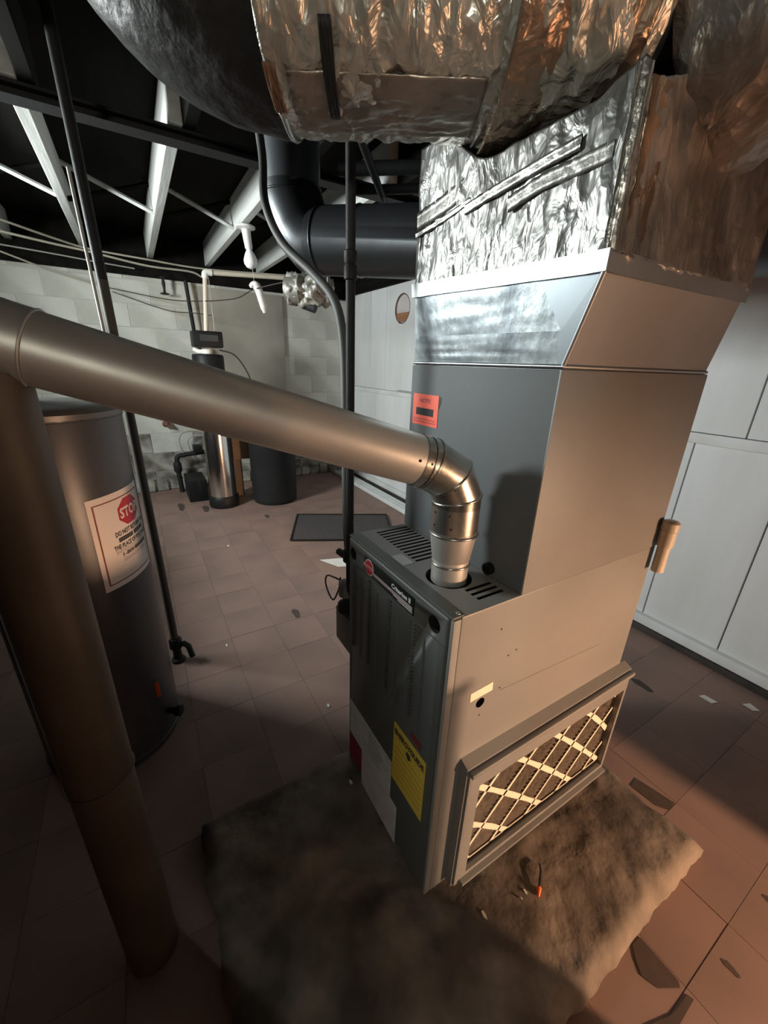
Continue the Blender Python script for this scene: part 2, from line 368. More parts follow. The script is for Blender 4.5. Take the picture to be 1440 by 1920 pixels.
# left and back walls (behind the picture's edges), coloured dark to cut bounced light; partition that shades the warm lamp
wl = box('wall_left', (FAR-.2, LEFT-.2, 0), (BACK+.2, LEFT, CEIL), M('darkened_block', (.14, .135, .12), .9)); tag(wl, 'dull grey block wall with small windows', 'wall', kind='structure')
wb = box('wall_back', (BACK, LEFT-.2, 0), (BACK+.2, RIGHT+.2, CEIL), M('dark_back', (.10, .09, .08), .9)); tag(wb, 'dark plain wall behind the photographer', 'wall', kind='structure')
wp = box('wall_partition', (1.55, 1.185, 0), (1.65, RIGHT, 2.2), panel_w); tag(wp, 'short white partition jutting from the panelled wall', 'wall', kind='structure')
for n, (x, wd, h) in enumerate([(-1.55, 1.0, .42), (2.65, .8, .36)]):
    o = thing('window_%d' % (n+1), None, None, (x, LEFT, 1.86-h/2)); o['kind'] = 'structure'
    for a, b in (((x-wd/2-.05, LEFT, 1.86-h/2-.05), (x+wd/2+.05, LEFT+.02, 1.86-h/2)), ((x-wd/2-.05, LEFT, 1.86+h/2), (x+wd/2+.05, LEFT+.02, 1.86+h/2+.05)),
                 ((x-wd/2-.05, LEFT, 1.86-h/2), (x-wd/2, LEFT+.02, 1.86+h/2)), ((x+wd/2, LEFT, 1.86-h/2), (x+wd/2+.05, LEFT+.02, 1.86+h/2))):
        box('window_frame', a, b, wood_white, o)
    box('window_pane', (x-wd/2, LEFT, 1.86-h/2), (x+wd/2, LEFT+.01, 1.86+h/2), M('window_glass', (.8, .85, .9), .1), o)

# ceiling with joists
JB, JT = 2.215, CEIL
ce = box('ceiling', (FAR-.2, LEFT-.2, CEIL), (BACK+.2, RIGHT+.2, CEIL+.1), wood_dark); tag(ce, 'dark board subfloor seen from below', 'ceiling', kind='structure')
JY = [-1.64, -1.145, -.65, -.155, .34, .835, 1.33]
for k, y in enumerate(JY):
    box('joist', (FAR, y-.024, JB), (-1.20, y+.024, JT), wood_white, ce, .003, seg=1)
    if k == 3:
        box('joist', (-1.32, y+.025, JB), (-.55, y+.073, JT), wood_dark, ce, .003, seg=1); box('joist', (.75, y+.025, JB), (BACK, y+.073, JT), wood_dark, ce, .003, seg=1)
    else: box('joist', (-1.32, y+.025, JB), (BACK, y+.073, JT), wood_dark, ce, .003, seg=1)  # joists on the near side coloured near-black to stand for shade
for a, b in zip(JY, JY[1:]):
    for flip in (0, 1):
        z0, z1 = (JB+.02, JT-.02) if not flip else (JT-.02, JB+.02)
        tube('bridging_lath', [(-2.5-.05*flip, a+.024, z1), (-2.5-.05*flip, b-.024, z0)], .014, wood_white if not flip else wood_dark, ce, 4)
bm = bmesh.new(); add_box(bm, (-1.30, LEFT, 2.172), (-1.22, RIGHT, 2.182)); add_box(bm, (-1.266, LEFT, 2.182), (-1.254, RIGHT, 2.203)); add_box(bm, (-1.30, LEFT, 2.203), (-1.22, RIGHT, 2.213))
tag(bm_obj('steel_beam', bm, iron, ce), 'black steel beam under the joists')

# ================================================================== CONCRETE PAD
NX, NY = 64, 96; vs_ = []; fs = []
def padz(x, y):
    inside = (-.02 < x < .52) and (-.03 < y < .76)
    n = .007*fbm((x*6, y*6, 1), 4)+.004*noise.noise((x*26, y*18, 4))
    e = min(x-PX0, PX1-x, y-PY0, PY1-y)
    z = .0545+n-(.03*max(0, 1-e/.035)**2)
    return min(z, .0595) if not inside else min(z, .0585)
for i in range(NX+1):
    for j in range(NY+1):
        x = PX0+(PX1-PX0)*i/NX; y = PY0+(PY1-PY0)*j/NY
        ex = .012*fbm((y*6, 2, 7), 3); ey = .014*fbm((x*6, 9, 3), 3)
        vs_.append((x+ex*(1 if i > NX*.7 else (i < NX*.3))*1.0, y+ey*((j > NY*.7) or (j < NY*.3)), padz(x, y)))
for i in range(NX):
    for j in range(NY): a = i*(NY+1)+j; fs.append((a, a+NY+1, a+NY+2, a+1))
ring = [i*(NY+1) for i in range(NX+1)]+[NX*(NY+1)+j for j in range(1, NY+1)]+[i*(NY+1)+NY for i in range(NX-1, -1, -1)]+[j for j in range(NY-1, 0, -1)]
b0 = len(vs_)
for q in ring: v = vs_[q]; vs_.append((v[0]+.006*noise.noise((v[0]*30, v[1]*30, 0)), v[1]+.006*noise.noise((v[1]*30, v[0]*30, 5)), -.003))
m_ = len(ring)
for k in range(m_): fs.append((ring[k], b0+k, b0+(k+1) % m_, ring[(k+1) % m_]))
fs.append(tuple(b0+k for k in range(m_))[::-1])
pad = from_py('concrete_pad', vs_, fs, concrete, None, 40); tag(pad, 'rough brown concrete slab under the furnace', 'concrete slab')

# ================================================================== FURNACE
W, D, Z0, ZT = .445, .7227, .06, .9265
fu = thing('furnace', 'grey gas furnace with dark front door and labels standing on concrete slab', 'furnace', (W/2, D/2, Z0))
cab = box('cabinet', (0, .022, Z0), (W, D, ZT), paint_grey, fu, .003)
cutters = []
def cutter_cyl(c, r, h, ax=(0, 0, 1)): return lathe('k', [(r, 0), (r, h)], c, void, None, 32, ax)
cutters.append(cutter_cyl((.312, .098, ZT-.05), .052, .1))
for k in range(12):  # long slots left of the flue
    x = .022+k*.0172
    cutters.append(box('k', (x, .075, ZT-.02), (x+.0078, .178, ZT+.02), void))
for k in range(3):
    x = .372+k*.0175
    cutters.append(box('k', (x, .092, ZT-.02), (x+.008, .165, ZT+.02), void))
cutters.append(cutter_cyl((W-.03, .108, .672), .013, .06, (1, 0, 0)))
cutters.append(box('k', (W-.024, .116, .104), (W+.02, .7195, .436), void))
cut(cab, cutters)
for p in cab.data.polygons: p.use_smooth = False
# front door, set forward of the cabinet, with a rounded edge
door = box('front_door', (.004, 0, Z0+.012), (W-.012, .0215, ZT-.006), door_paint, fu, .006, seg=3)
cut(door, [cutter_cyl((.030, -.01, .880), .0175, .026, (0, 1, 0)), cutter_cyl((.392, -.01, .884), .019, .026, (0, 1, 0))])
tag(box('edge_flange', (W-.010, .003, Z0), (W, .022, ZT-.004), paint_grey, fu, .003), 'grey rolled corner flange')
box('door_ridge', (.004, -.002, .853), (W-.012, .001, .8545), door_paint, door)
for n, x in enumerate((.034, .125, .225, .325)):
    bm = bmesh.new()
    for k in range(26):
        z = .842-k*.0105
        add_box(bm, (x-.006, -.0035, z), (x+.006, .002, z+.0032), Matrix.Rotation(.5, 3, 'X'))
    tag(bm_obj('louver_row', bm, M('louver_edge', (.045, .048, .045), .5), door), kind='stuff')
    tube('door_rib', [(x+.04, .0055, .83), (x+.04, .0055, .56)], [.0075, .0075], door_paint, door, 10)
lid = box('top_lip', (.002, .002, ZT-.004), (W-.003, .032, ZT+.002), door_paint, fu, .002)
# badge strip
bd = box('badge_strip', (.094, -.0025, .860), (.322, .0005, .905), black_lab, fu, .001)
lathe('badge_disc', [(.0215, 0), (.0215, .0012)], (.126, -.0024, .885), white_ink, bd, 32, (0, -1, 0))
lathe('badge_disc', [(.0195, 0), (.0195, .0018)], (.126, -.0024, .885), red_ink, bd, 32, (0, -1, 0))
box('badge_bar', (.098, -.0048, .881), (.147, -.0040, .8895), M('badge_pink', (.62, .36, .34), .5), bd)
lettering('badge_lettering', 'Rheem', .009, (.123, -.0050, .8851), (1, 0, 0), (0, 0, 1), red_ink, bd, .036, .0002)
lettering('badge_lettering', 'Criterion II', .0165, (.272, -.0032, .8905), (1, 0, 0), (0, 0, 1), white_ink, bd, .078, .0006)
for k, (z, x0) in enumerate([(.8785, .147), (.8755, .147), (.8728, .147), (.8690, .24), (.8655, .26)]):
    box('badge_stripe', (x0, -.0031, z-.0006), (.318, -.0024, z+.0006), white_ink if k != 1 else M('badge_pink', (.62, .36, .34), .5), bd)
# labels on the door
def label(name, x0, x1, z0, z1, mat, lab, skew=0):
    o = box(name, (x0, -.0016, z0), (x1, .0002, z1), mat, fu); tag(o, lab); return o
l1 = label('data_label', .016, .268, .215, .352, silver_lab, 'silver white rating label')
l2 = label('data_label', .100, .304, .065, .2145, grey_paper, 'pale grey instruction label')
l3 = label('warning_label', .014, .100, .105, .2145, red_lab, 'dark red warning label')
for k in range(7): box('print_line', (.14, -.0021, .335-k*.014), (.14+.1*random.uniform(.6, 1), -.0015, .3375-k*.014), M('faint_print', (.24, .24, .245), .7), l1)
l4 = label('energy_label', .273, .409, .308, .508, yellow, 'yellow energy label with black heading')
lettering('heading', 'ENERGYGUIDE', .024, (.341, -.0022, .483), (1, 0, 0), (0, 0, 1), ink, l4, .126, .0012)
from_py('arrow', [(.334, -.0023, .468), (.350, -.0023, .468), (.350, -.0023, .458), (.356, -.0023, .458), (.342, -.0023, .444), (.328, -.0023, .458), (.334, -.0023, .458)], [(0, 6, 5, 4, 3, 2, 1)], ink, l4)
for k in range(6): box('print_line', (.282, -.0021, .434-k*.02), (.40, -.0015, .4355-k*.02), M('yellow_print', (.33, .24, .03), .6), l4)
tag(box('red_stamp', (.345, -.0014, .525), (.385, .0002, .545), M('faded_red', (.20, .035, .035), .6), fu), 'faded red printed mark')
box('white_sticker', (.168, .036, ZT+.0002), (.222, .066, ZT+.0010), M('sticker_grey', (.40, .40, .39), .5), fu)
# right side: crease, tape, screws
tag(box('tape_strip', (W-.0005, .074, .692), (W+.0012, .140, .716), filter_card, fu, rot=Matrix.Rotation(.06, 3, 'X')), 'beige strip of tape')
box('side_crease', (W-.0005, .17, .6655), (W+.0008, .56, .668), paint_grey, fu, rot=Matrix.Rotation(-.06, 3, 'X'))
for (y, z) in [(.139, .858), (.20, .781), (.165, .688), (.176, .775), (.11, .635)]:
    lathe('screw', [(.0022, 0), (.0018, .001)], (W, y, z), iron, fu, 8, (1, 0, 0))
lathe('corner_screw', [(.005, 0), (.0045, .002), (.002, .003)], (W-.012, .022, ZT+.0015), galv, fu, 12)
# filter rack
rk = {'y0': .072, 'y1': .748, 'z0': .072, 'z1': .508, 'x': W+.030}
oy0, oy1, oz0, oz1 = .116, .730, .104, .436
def rack_ring(name, x0, x1, oy0, oy1, oz0, oz1):
    bm = bmesh.new()
    out = [(rk['y0'], rk['z0']), (rk['y1'], rk['z0']), (rk['y1'], rk['z1']), (rk['y0'], rk['z1'])]
    inn = [(oy0, oz0), (oy1, oz0), (oy1, oz1), (oy0, oz1)]
    A = [bm.verts.new((x1, y, z)) for y, z in out]; B = [bm.verts.new((x1, y, z)) for y, z in inn]
    C = [bm.verts.new((x0, y+(.012 if i in (1, 2) else -.012)*0, z+(.014 if i > 1 else 0))) for i, (y, z) in enumerate(out)]; Dv = [bm.verts.new((x0, y, z)) for y, z in inn]
    for i in range(4):
        j = (i+1) % 4
        bm.faces.new((A[i], A[j], B[j], B[i])); bm.faces.new((C[j], C[i], Dv[i], Dv[j])); bm.faces.new((A[j], A[i], C[i], C[j])); bm.faces.new((B[i], B[j], Dv[j], Dv[i]))
    bmesh.ops.bevel(bm, geom=[e for e in bm.edges if all(v in A for v in e.verts)], offset=.006, segments=2, affect='EDGES')
    return bm_obj(name, bm, paint_grey, fu, 30)
rack = rack_ring('filter_rack', W-.0, rk['x'], oy0, oy1, oz0, oz1)
box('rack_sill', (W, oy0-.02, .080), (rk['x']+.014, oy1+.01, .090), paint_grey, rack, .002)
box('rack_hood', (rk['x']-.002, rk['y0']+.004, .492), (rk['x']+.010, rk['y1']-.002, .506), paint_grey, rack, .003)
tag(box('rack_gap_strip', (W+.004, oy0, oz0), (W+.020, oy1, oz0+.010), void, rack), 'black strip for the shaded gap along the filter foot')  # black strip stands in for the shaded gap below the filter
# pleated filter
fil = thing('air_filter', 'pleated air filter with white cardboard lattice in the furnace side rack', 'filter', (W+.012, (oy0+oy1)/2, oz0))
npl = 34; vs_ = []; fs = []
for k in range(npl*2+1):
    z = oz0+.006+(oz1-oz0-.008)*k/(npl*2)
    x = W-.010+(.0215 if k % 2 else 0)
    for y in (oy0+.002, (oy0+oy1)/2, .718): vs_.append((x+.0008*noise.noise((y*20, z*50, 2)), y, z))
n0 = len(vs_)
for k in range(npl*2):
    for j in range(2): a = k*3+j; fs.append((a, a+1, a+4, a+3))
for (y, z) in ((oy0+.002, oz0+.006), (.718, oz0+.006), (.718, oz1-.002), (oy0+.002, oz1-.002)): vs_.append((W-.013, y, z))
fs.append((n0, n0+3, n0+2, n0+1))
tag(from_py('pleats', vs_, fs, filter_m, fil), kind=None)
# cardboard lattice: diamond openings
def strip(y0, z0, y1, z1, wd, name='lattice_strip'):
    d = V((0, y1-y0, z1-z0)); L = d.length; d.normalize(); nrm = V((0, -d.z, d.y)); N = 8; vs_ = []; fs = []
    for k in range(N+1):
        t = k/N; c = V((W+.0128, y0, z0))+d*L*t+nrm*.004*math.sin(t*math.pi)
        hw = wd/2*(1+.35*abs(math.cos(t*math.pi*2)))
        for s in (-1, 1):
            for x in (0, .0018): vs_.append(c+nrm*hw*s+V((x, 0, 0)))
    for k in range(N):
        a = k*4; b = a+4
        fs += [(a+1, b+1, b+3, a+3), (a, a+2, b+2, b), (a, b, b+1, a+1), (a+2, a+3, b+3, b+2)]
    fs += [(0, 1, 3, 2), (N*4, N*4+2, N*4+3, N*4+1)]
    return from_py(name, vs_, fs, filter_card, fil)
zA, zB = oz0+.006, oz1-.002
def clipstrip(y, z, dy, dz, wd):
    # clip the infinite line to the opening
    t0, t1 = -9, 9
    for p, d, lo, hi in ((y, dy, oy0+.003, oy1-.003), (z, dz, zA, zB)):
        a, b = (lo-p)/d, (hi-p)/d
        if a > b: a, b = b, a
        t0, t1 = max(t0, a), min(t1, b)
    if t1-t0 > .03: strip(y+dy*t0, z+dz*t0, y+dy*t1, z+dz*t1, wd)
for k in range(-3, 6): clipstrip(.249+k*.142, .296, .075, .080, .0075)
for k in range(-2, 5): clipstrip(.144+k*.149, .390, .30, -.288, .0135)
box('lattice_border', (W+.0125, oy0+.002, zA-.002), (W+.0146, oy1-.002, zA+.007), filter_card, fil)
# left side: gas cock, valve, junction box, cord loop
jb = box('junction_box', (-.145, .030, .470), (-.001, .10, .605), M('junction_metal', (.11, .10, .085), .5, .3), fu, .005); tag(jb, 'grey metal junction box on the left side')
box('box_cover', (-.149, .025, .474), (-.004, .0295, .601), M('junction_metal', (.11, .10, .085), .5, .3), jb, .002)
# ================================================================== COIL CABINET
cy0, cz1 = .1856, 1.3734
co = thing('coil_cabinet', 'tall blue grey sheet metal coil cabinet on top of the furnace', 'coil cabinet', (W/2, (cy0+D)/2, ZT))
box('case', (.001, cy0+.004, ZT+.0005), (W-.001, D, cz1), coil_paint, co, .003)
fp = box('front_panel', (0, cy0-.002, ZT+.002), (W, cy0+.004, cz1-.002), M('coil_front_paint', (0.115, 0.126, 0.130), 0.6, 0.05, spec=.25, vs_=2.2, var=.3), co, .0025)
sp = box('side_panel', (W-.004, cy0-.002, ZT+.001), (W+.0015, D+.001, cz1-.001), paint_grey, co, .002)
tag(lathe('drain_stub', [(.014, 0), (.014, .012), (.009, .012), (.009, .002)], (.352, cy0-.002, ZT+.020), black, co, 20, (0, -1, 0)), 'small black drain fitting')
so = box('orange_sticker', (.015, cy0-.0032, 1.226), (.121, cy0-.0018, 1.303), orange_lab, co); tag(so, 'orange red notice sticker')
lettering('heading', 'NOTE', .014, (.066, cy0-.0036, 1.287), (1, 0, 0), (0, 0, 1), orange_dark, so, .046, .0006)
box('print_block', (.030, cy0-.0037, 1.251), (.103, cy0-.0030, 1.269), black_lab, so)
for k in range(2): box('print_line', (.020, cy0-.0036, 1.2395-k*.0065), (.112, cy0-.0030, 1.2420-k*.0065), orange_dark, so)
tag(from_py('sticker_backing', [(.119, cy0-.0026, 1.302), (.130, cy0-.0026, 1.300), (.130, cy0-.0026, 1.290), (.122, cy0-.0026, 1.270)], [(0, 1, 2, 3)], black_lab, so), 'black backing corner')
# PVC condensate cleanout at the back edge
pv = thing('condensate_pipe', 'short cream plastic pipe with cap behind the coil cabinet side', 'pipe', (W+.028, D+.022, .84))
PC = (W+.022, D-.004)
lathe('pipe', [(.0155, 0), (.0155, .12)], (*PC, .86), pvc, pv, 24)
lathe('coupling', [(.0155, 0), (.0195, .001), (.0195, .045), (.0165, .047)], (*PC, .935), pvc, pv, 24)
lathe('cap', [(.0165, 0), (.021, .002), (.021, .024), (.016, .028), (.004, .029)], (*PC, .98), pvc, pv, 24)

# ================================================================== TRANSITION AND PLENUM
B = [V((.004, cy0+.002, cz1)), V((W-.002, cy0+.002, cz1)), V((W-.002, D-.01, cz1)), V((.004, D-.01, cz1))]
T = [V((.03, .16, 1.5275)), V((.50, .165, 1.512)), V((.50, .635, 1.516)), V((.03, .63, 1.532))]
tr = thing('transition_duct', 'galvanised sheet metal transition flaring between coil cabinet and foil plenum', 'duct', (.24, .42, cz1))
def sheet(name, quad, mat, parent, th=.002, nu=14, nv=14, bulge=0, out=None, seed=0):
    a, b, c, d = [V(q) for q in quad]; nrm = (b-a).cross(d-a).normalized(); vs_ = []; fs = []
    for s in (0, 1):
        for i in range(nu+1):
            for j in range(nv+1):
                u, v = i/nu, j/nv; P = a*(1-u)*(1-v)+b*u*(1-v)+c*u*v+d*(1-u)*v
                e = min(u, 1-u, v, 1-v)*4
                P = P+nrm*(bulge*fbm(V((u*4+seed, v*4, seed)), 3)*min(1, e)) - nrm*th*s
                vs_.append(P)
    o2 = (nu+1)*(nv+1)
    for i in range(nu):
        for j in range(nv):
            q = i*(nv+1)+j; f = (q, q+nv+1, q+nv+2, q+1); fs.append(f); fs.append(tuple(o2+x for x in f[::-1]))
    edge = [i*(nv+1) for i in range(nu+1)]+[nu*(nv+1)+j for j in range(1, nv+1)]+[i*(nv+1)+nv for i in range(nu-1, -1, -1)]+[j for j in range(nv-1, 0, -1)]
    m = len(edge)
    for k in range(m): fs.append((edge[k], o2+edge[k], o2+edge[(k+1) % m], edge[(k+1) % m]))
    return from_py(name, vs_, fs, mat, parent, 40)
def lerp(a, b, t): return a*(1-t)+b*t
tf = lerp(T[0], T[1], .755); mid = lerp(lerp(B[0], B[1], .985), lerp(T[0], T[1], .86), .42)+V((0, -.0005, 0))
Bm = lerp(B[0], B[1], .975); zs_ = .42
sheet('front_sheet', (B[0], Bm, mid, lerp(B[0], T[0], zs_)), galv_crinkle, tr, bulge=.0012, seed=3)
sheet('front_sheet', (lerp(B[0], T[0], zs_), mid, tf, T[0]), galv_crinkle, tr, bulge=.0012, seed=5)
tag(from_py('corner_gusset', [Bm, B[1], T[1], tf, mid, Bm+V((0, .003, 0)), B[1]+V((0, .003, 0)), T[1]+V((0, .003, 0)), tf+V((0, .003, 0)), mid+V((0, .003, 0))], [(0, 1, 4), (1, 2, 4), (2, 3, 4), (6, 5, 9), (7, 6, 9), (8, 7, 9)], M('gusset_metal', (.33, .37, .40), .42, .8, vs_=5), tr), 'darker folded corner gusset')
sheet('side_sheet', (B[1], B[2], T[2], T[1]), M('side_sheet_metal', (.30, .29, .285), .45, .5, vs_=3, var=.3), tr, bulge=.0015, seed=8)
sheet('back_sheet', (B[2], B[3], T[3], T[2]), galv, tr)
sheet('left_sheet', (B[3], B[0], T[0], T[3]), galv, tr)
tube('corner_seam', [B[1]+V((.001, -.001, .004)), T[1]+V((.001, -.001, -.004))], .004, galv, tr, 8)
tube('base_flange', [B[0]+V((0, -.003, .004)), B[1]+V((.003, -.003, .004)), B[2]+V((.003, 0, .004))], .0035, galv, tr, 8)
def band(name, off, h, mat, parent):
    bm = bmesh.new()
    o4 = [T[0]+V((-off, -off, 0)), T[1]+V((off, -off, 0)), T[2]+V((off, off, 0)), T[3]+V((-off, off, 0))]
    for i in (0, 1, 2, 3):
        a, b = o4[i], o4[(i+1) % 4]; inn = [(V((.265, .40, a.z))-a).normalized()*.006, (V((.265, .40, b.z))-b).normalized()*.006]
        N = 14; rows = []
        for k in range(N+1):
            P = a.lerp(b, k/N); q = inn[0].lerp(inn[1], k/N); wv = .0016*noise.noise(P*25)
            rows.append([bm.verts.new(P+V((0, 0, -.006+wv))), bm.verts.new(P+V((0, 0, h+wv))-q*.25), bm.verts.new(P+q+V((0, 0, h+wv))), bm.verts.new(P+q+V((0, 0, -.006)))])
        for r0, r1 in zip(rows, rows[1:]):
            for s in range(4): bm.faces.new((r0[s], r1[s], r1[(s+1) % 4], r0[(s+1) % 4]))
    return bm_obj(name, bm, mat, parent, 40)
band('top_band', .006, .022, galv, tr)

pl = thing('foil_plenum', 'rectangular plenum wrapped in crinkled foil insulation above the transition', 'duct', (.265, .4, 1.53))
def foil_sheet(name, quad, mat, seed, amp=.009, nu=70, nv=70, ragged=0, stretch=(1, 3.2), parent=None, th=.012, top=None):
    a, b, c, d = [V(q) for q in quad]; nrm = (b-a).cross(d-a).normalized(); vs_ = []; fs = []
    L1 = (b-a).length; L2 = (d-a).length
    for i in range(nu+1):
        for j in range(nv+1):
            u, v = i/nu, j/nv; vv = v
            P = a*(1-u)*(1-vv)+b*u*(1-vv)+c*u*vv+d*(1-u)*vv
            if top: zb = lerp(a, b, u).z; P.z = zb+(top(u)-zb)*v
            q = V((u*L1*9*stretch[0]*2, v*L2*9*2/stretch[1], seed))
            rid = 1-abs(noise.noise(q*1.3))*2
            dsp = amp*(fbm(V((u*L1*6, v*L2*5, seed+9)), 2)*.7+.42*rid+.25*noise.noise(q*3.1))
            if ragged and j == 0: P = P+(d-a).normalized()*ragged*fbm(V((u*14, seed, 2)), 3)
            vs_.append(P+nrm*dsp)
    for i in range(nu):
        for j in range(nv): q = i*(nv+1)+j; fs.append((q, q+nv+1, q+nv+2, q+1))
    o2 = len(vs_)
    edge = [i*(nv+1) for i in range(nu+1)]+[nu*(nv+1)+j for j in range(1, nv+1)]+[i*(nv+1)+nv for i in range(nu-1, -1, -1)]+[j for j in range(nv-1, 0, -1)]
    for e in edge: vs_.append(V(vs_[e])-nrm*th)
    m = len(edge)
    for k in range(m): fs.append((edge[k], o2+k, o2+(k+1) % m, edge[(k+1) % m]))
    return from_py(name, vs_, fs, mat, parent or pl, True)
P0 = [p+V((0, 0, .016)) for p in T]
ZP = 1.86
Q = [V((.03, .16, 1.80)), V((.50, .165, 1.72)), V((.50, .635, ZP)), V((.03, .63, ZP))]
def ptop(u):
    t = min(1, max(0, (u-.12)/.33)); t = t*t*(3-2*t)
    return 1.80-.078*t+.02*max(0, (u-.88)/.12)
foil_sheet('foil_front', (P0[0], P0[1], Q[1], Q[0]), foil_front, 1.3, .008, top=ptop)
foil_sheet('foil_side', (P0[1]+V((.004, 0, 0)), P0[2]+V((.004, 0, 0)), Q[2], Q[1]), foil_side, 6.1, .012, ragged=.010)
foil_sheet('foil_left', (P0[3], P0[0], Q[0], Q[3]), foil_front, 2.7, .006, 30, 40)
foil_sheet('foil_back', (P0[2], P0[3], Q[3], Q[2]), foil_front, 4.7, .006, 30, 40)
tag(box('inner_box', (.045, .175, 1.54), (.485, .615, 1.665), galv, pl), None)
# tape strips on the plenum
def tape(name, pts, wd, face, mat, parent, seed=0, off=.012):
    nrm = V(face); pts = catmull(pts, 8); vs_ = []; fs = []
    for k, p in enumerate(pts):
        t = (pts[min(k+1, len(pts)-1)]-pts[max(k-1, 0)]).normalized(); s = nrm.cross(t).normalized()
        for e in (-1, -.33, .33, 1): vs_.append(p+s*wd/2*e*(1+.12*noise.noise((k*.4, seed, e)))+nrm*(off+.003*noise.noise((k*.9, e*3, seed))))
    n = len(pts)
    for k in range(n-1):
        for j in range(3): a = k*4+j; fs.append((a, a+1, a+5, a+4))
    o2 = len(vs_); vs_ += [v-nrm*.003 for v in vs_[:]]
    fs += [tuple(o2+i for i in f[::-1]) for f in fs[:]]
    for k in range(n-1):
        for j in (0, 3): a = k*4+j; fs.append((a, a+4, o2+a+4, o2+a))
    return from_py(name, vs_, fs, mat, parent, True)
tape('tape_strip', [(.025, .16, 1.646), (.12, .16, 1.655), (.20, .162, 1.668)], .010, (0, -1, 0), foil_tape, pl, 1, .005)
tag(tape('tape_strip', [(.026, .16, 1.672), (.10, .16, 1.680), (.185, .162, 1.694)], .036, (0, -1, 0), soot, pl, 5, .003), 'sooty dark band')
tape('tape_strip', [(.19, .16, 1.655), (.27, .16, 1.664), (.35, .162, 1.672), (.43, .162, 1.678)], .018, (0, -1, 0), foil_tape, pl, 2, .006)
tag(tape('soot_band', [(.30, .16, 1.636), (.37, .16, 1.648), (.43, .162, 1.650), (.482, .162, 1.652)], .024, (0, -1, 0), soot, pl, 3, .003), 'sooty dark band')
tape('corner_tape', [(.498, .168, 1.545), (.499, .168, 1.64), (.499, .168, 1.735)], .018, (.707, -.707, 0), foil_tape, pl, 7, .004)
tape('side_tape', [(.50, .215, 1.55), (.50, .215, 1.64), (.50, .21, 1.73)], .05, (1, 0, 0), FOIL('foil_tan', (.52, .38, .27), (.30, .23, .17), .33, .82, 22, (1, 1, .6)), pl, 4, .003)

# ================================================================== BIG FOIL DUCT (front)
ax = V((.513, .858, 0)).normalized(); C0 = V((.20, .10, 1.957)); RA = .20
du = thing('insulated_duct', 'large round foil-wrapped duct crossing overhead in front of the plenum', 'duct', (C0.x, C0.y, C0.z))
def boxy(c, s_, p=3.2):      # the front half of the jacket is squarer than a circle
    return 0 if c <= 0 else RA*(1/(abs(c)**p+abs(s_)**p)**(1/p)-1)
def foil_disp(amp, seed, circ=1.0, sq=False):
    def f(s, a, d, p):
        return (boxy(math.cos(a), math.sin(a)) if sq else 0)+g(s, a, d, p)
    def g(s, a, d, p):
        q = V((s*26*circ, math.cos(a)*3.3, math.sin(a)*3.3+seed))
        big = fbm(V((s*5, math.cos(a)*1.5, math.sin(a)*1.5+seed)), 2)
        rid = 1-2*abs(noise.noise(V((s*34*circ+1.5*noise.noise(V((s*9, a*2, seed))), math.cos(a)*1.3, math.sin(a)*1.3+seed*2))))
        return amp*(.8*big+.55*rid+.5*noise.noise(q*1.9))
    return f
DP = [C0+ax*(-.46+.01*k) for k in range(72)]
DS = [0.0]
for a_, b_ in zip(DP, DP[1:]): DS.append(DS[-1]+(b_-a_).length)
DS = [v-.46 for v in DS]      # s = 0 at C0
def along(s):
    s = max(DS[0], min(DS[-1], s))
    for k in range(len(DS)-1):
        if DS[k+1] >= s:
            t = (s-DS[k])/(DS[k+1]-DS[k]); return DP[k].lerp(DP[k+1], t)
    return DP[-1]
def dtan(s): return (along(s+.01)-along(s-.01)).normalized()
def line(s0, s1, n): return [along(s0+(s1-s0)*k/n) for k in range(n+1)]
SEAM, SEND = .045, DS[-1]
tube('foil_sleeve', line(-.29, SEAM+.015, 110), [RA]*111, foil, du, 120, True, foil_disp(.009, 2.0, 1, True), True)
tube('foil_sleeve', line(SEAM, SEND, 50), [RA+.005+.016*math.sin(math.pi*k/50) for k in range(51)], foil, du, 120, True, foil_disp(.011, 5.0, 1, True), True)
# elbow turning up through the floor at the left end
el = []; s0 = -.28; Rb = .20
base = along(s0)
for k in range(0, 31):
    t = k/30*math.pi/2; el.append(base-ax*Rb*math.sin(t)+V((0, 0, Rb*(1-math.cos(t)))))
el += [el[-1]+V((0, 0, .03*k)) for k in range(1, 8)]
dk = M('shaded_jacket', (.030, .029, .027), .5, .25, col2=(.014, .0135, .013), vs_=6, bump=.6, bs=26, spec=.2)  # jacket colour darkened, stands for the elbow facing away from light
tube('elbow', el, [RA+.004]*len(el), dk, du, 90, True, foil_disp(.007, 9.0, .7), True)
torus('elbow_joint', along(-.285), ax, RA+.004, .006, foil_tape, du, 64)
